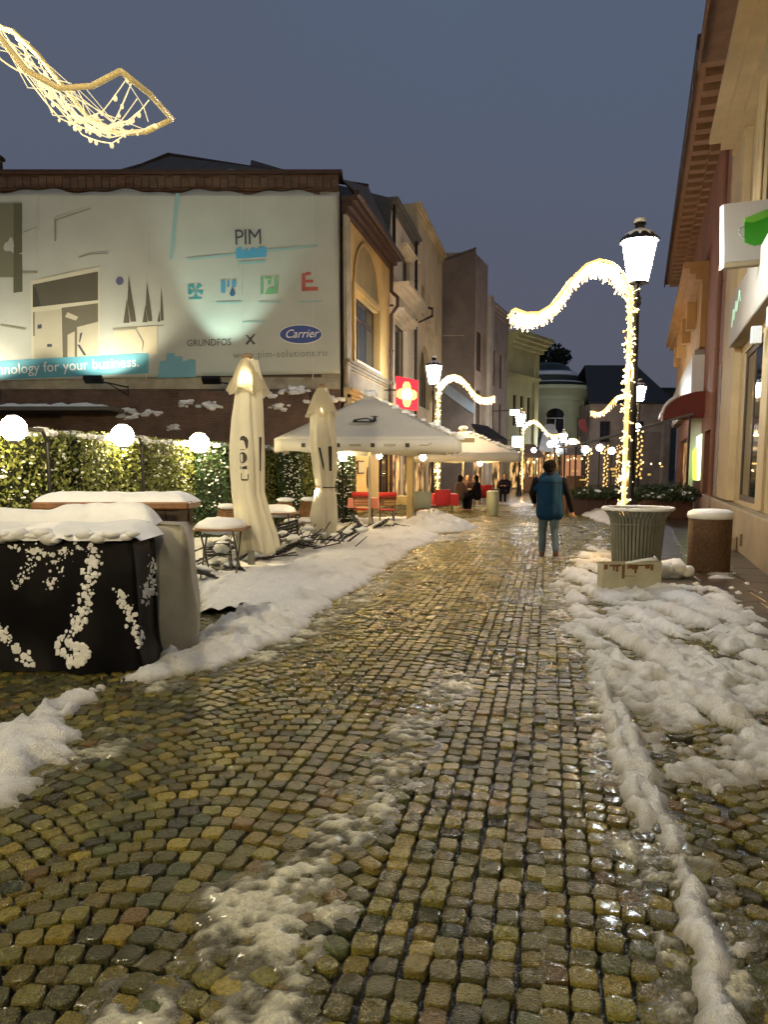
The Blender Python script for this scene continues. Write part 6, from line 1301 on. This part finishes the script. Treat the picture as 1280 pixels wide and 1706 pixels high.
S = [(V3(-.05, -.0, 1.46), .10, V3(.05, 0, 1.46), .10, .8), (V3(-.13, 0, 1.38), .095, V3(.13, 0, 1.38), .095, 1), (V3(-.07, 0, 1.44), .09, V3(.07, 0, 1.44), .09, 1), (V3(-.11, .0, 1.34), .12, V3(-.105, -.01, .98), .125, 1), (V3(.11, .0, 1.34), .12, V3(.105, -.01, .98), .125, 1), (V3(0, -.02, 1.34), .16, V3(0, -.02, .98), .17, 1), (V3(-.105, -.02, .98), .125, V3(-.12, -.03, .80), .13, .95), (V3(.105, -.02, .98), .125, V3(.13, -.03, .79), .13, .95), (V3(0, -.02, 1.0), .16, V3(0, -.03, .82), .165, 1)]
S += [(shL + V3(.02, 0, -.03), .08, V3(-.25, .01, 1.24), .075), (shR - V3(.02, 0, .03), .08, V3(.25, 0, 1.24), .075)]
jk = bodymesh('blue_jacket', S, .016, m_blue, wp, 8)
b = MB(); b.tube([(-.22, -.165, 1.34), (0, -.19, 1.345), (.22, -.165, 1.34)], .006, 5); b.build('yoke_seam', m_dk, jk, False)
S = [(V3(-.23, .01, 1.36), .085, elL, .068), (elL, .066, wrL - (wrL - elL) * .1, .05), (V3(.23, 0, 1.36), .085, elR, .066), (elR, .064, wrR, .046)]
bodymesh('dark_sleeves', S, .014, m_dk, wp, 4)
S = [(hd + V3(0, -.08, -.13), .085, hd + V3(0, .03, -.14), .075, 1), (hd + V3(-.08, -.06, -.16), .075, hd + V3(.08, -.06, -.16), .075, .8)]; bodymesh('collar', S, .014, m_dk, wp, 4)
S = [(hd + V3(-.02, -.03, .03), .105, hd + V3(.02, -.03, .045), .102, 1.1), (hd + V3(-.055, -.06, .07), .05, hd + V3(-.05, -.05, .08), .05), (hd + V3(.055, -.05, .075), .05, hd + V3(.05, -.05, .08), .048), (hd + V3(0, -.07, -.04), .08, hd + V3(0, -.05, -.09), .06, 1)]; bodymesh('hair', S, .012, m_hair, wp, 3)
S = [(hipL + V3(0, 0, .03), .115, knL, .078), (knL, .076, anL + V3(0, 0, .02), .062), (hipR + V3(0, 0, .03), .115, knR, .078), (knR, .076, anR + V3(0, 0, .02), .06), (V3(-.05, 0, .92), .13, V3(.05, 0, .92), .13, .85)]; bodymesh('jeans', S, .013, m_jean, wp, 4)
for a in (anL, anR):
    lift = a.z - .10; S = [(a + V3(0, -.02, -.02), .048, a + V3(0, .0, -.045), .05), (a + V3(0, -.03, -.06), .042, a + V3(0, .14, -.06 - lift * .6), .038, .9)]; bodymesh('shoe', S, .01, m_shoe, wp, 3)
def seated(px_, d, rz, coat, label, hood=False, k=1.0):
    c = hp(px_, d); r_ = empty('person', c, rz, label, 'person', 'guests sitting at the terrace table'); S = []; hd = V3(0, .06, 1.20); head(S, hd)
    S += [(V3(0, 0, .97), .13, V3(0, -.03, .6), .13, .8), (V3(-.09, 0, .55), .08, V3(-.10, .42, .52), .055), (V3(.09, 0, .55), .08, V3(.1, .42, .52), .055), (V3(-.1, .42, .5), .055, V3(-.1, .42, .1), .04), (V3(.1, .42, .5), .055, V3(.1, .4, .1), .04), (V3(-.1, .42, .06), .04, V3(-.1, .56, .04), .03), (V3(.1, .4, .06), .04, V3(.1, .54, .04), .03)]
    for s in (-1, 1): S += [(V3(.19 * s, 0, .98), .05, V3(.25 * s, .12, .74), .04), (V3(.25 * s, .12, .74), .04, V3(.10 * s, .34, .80), .028)]; hand(S, V3(.10 * s, .34, .80), V3(-.3 * s, 1, 0), -s, .6, Vector((0, 0, 1)))
    bodymesh('body', S, .011, m_skin, r_, 3)
    S = [(V3(-.12, 0, .99), .11, V3(.12, 0, .99), .11), (V3(0, 0, .95), .17, V3(0, -.03, .58), .18, .9), (V3(-.1, 0, .9), .13, V3(-.1, -.03, .55), .14), (V3(.1, 0, .9), .13, V3(.1, -.03, .55), .14)]
    for s in (-1, 1): S += [(V3(.19 * s, 0, .98), .08, V3(.25 * s, .12, .74), .065), (V3(.25 * s, .12, .74), .062, V3(.11 * s, .32, .79), .045)]
    bodymesh('coat', S, .018, coat, r_, 5)
    bodymesh('trousers', [(V3(-.09, 0, .56), .105, V3(-.10, .42, .53), .075), (V3(.09, 0, .56), .105, V3(.1, .42, .53), .075), (V3(-.1, .42, .5), .072, V3(-.1, .42, .12), .058), (V3(.1, .42, .5), .072, V3(.1, .4, .12), .058)], .016, m_dk, r_, 3)
    bodymesh('hair', [(hd + V3(0, -.03, .03), .105, hd + V3(0, -.04, .05), .1), (hd + V3(0, -.06, 0), .09, hd + V3(0, -.08, -.18), .06, .9)], .016, m_hair, r_, 3); return r_
seated(767, 27.6, YAW + R(-60), M('brown_coat', (.05, .03, .025), .8), 'seated guest in a dark brown coat, left of the parasol pole')
seated(780, 28.9, YAW + R(170), M('plum_coat', (.05, .022, .02), .8), 'seated guest facing us behind the table, partly behind the parasol pole')
seated(795, 27.9, YAW + R(75), m_dk, 'seated guest in a black coat right of the parasol pole, leaning to the table')
seated(842, 34.0, YAW + R(160), m_dk, 'seated guest in black at the far right end of the terrace')
# warm bulb lights of the restaurant fronts, inside the shops
def inlamp(p, r, es, name, label, col=(1, .66, .28)):
    r_ = empty(name, (p.x, p.y, 0), 0, label, 'lamp'); b = MB(); b.tube([(0, 0, p.z + r), (0, 0, p.z + .8)], .012, 5); b.build('cord', m_iron, r_, False)
    b = MB(); b.ball((0, 0, p.z), r, 12, 8); b.build('bulb', M('pendant_glow_%d' % es, (1, .8, .5), .3, var=0, bump=0, emis=col, es=es), r_, False, True)
inlamp(W(705, 762, 24.4), .10, 520, 'pendant_lamp', 'glowing pendant lamp under the first parasol near the garlanded post')
inlamp(W(800, 772, 30.0), .09, 420, 'pendant_lamp', 'glowing pendant lamp above the seated guests')
inlamp(W(632, 760, 23.3), .09, 300, 'pendant_lamp', 'glowing pendant lamp by the yellow restaurant wall')
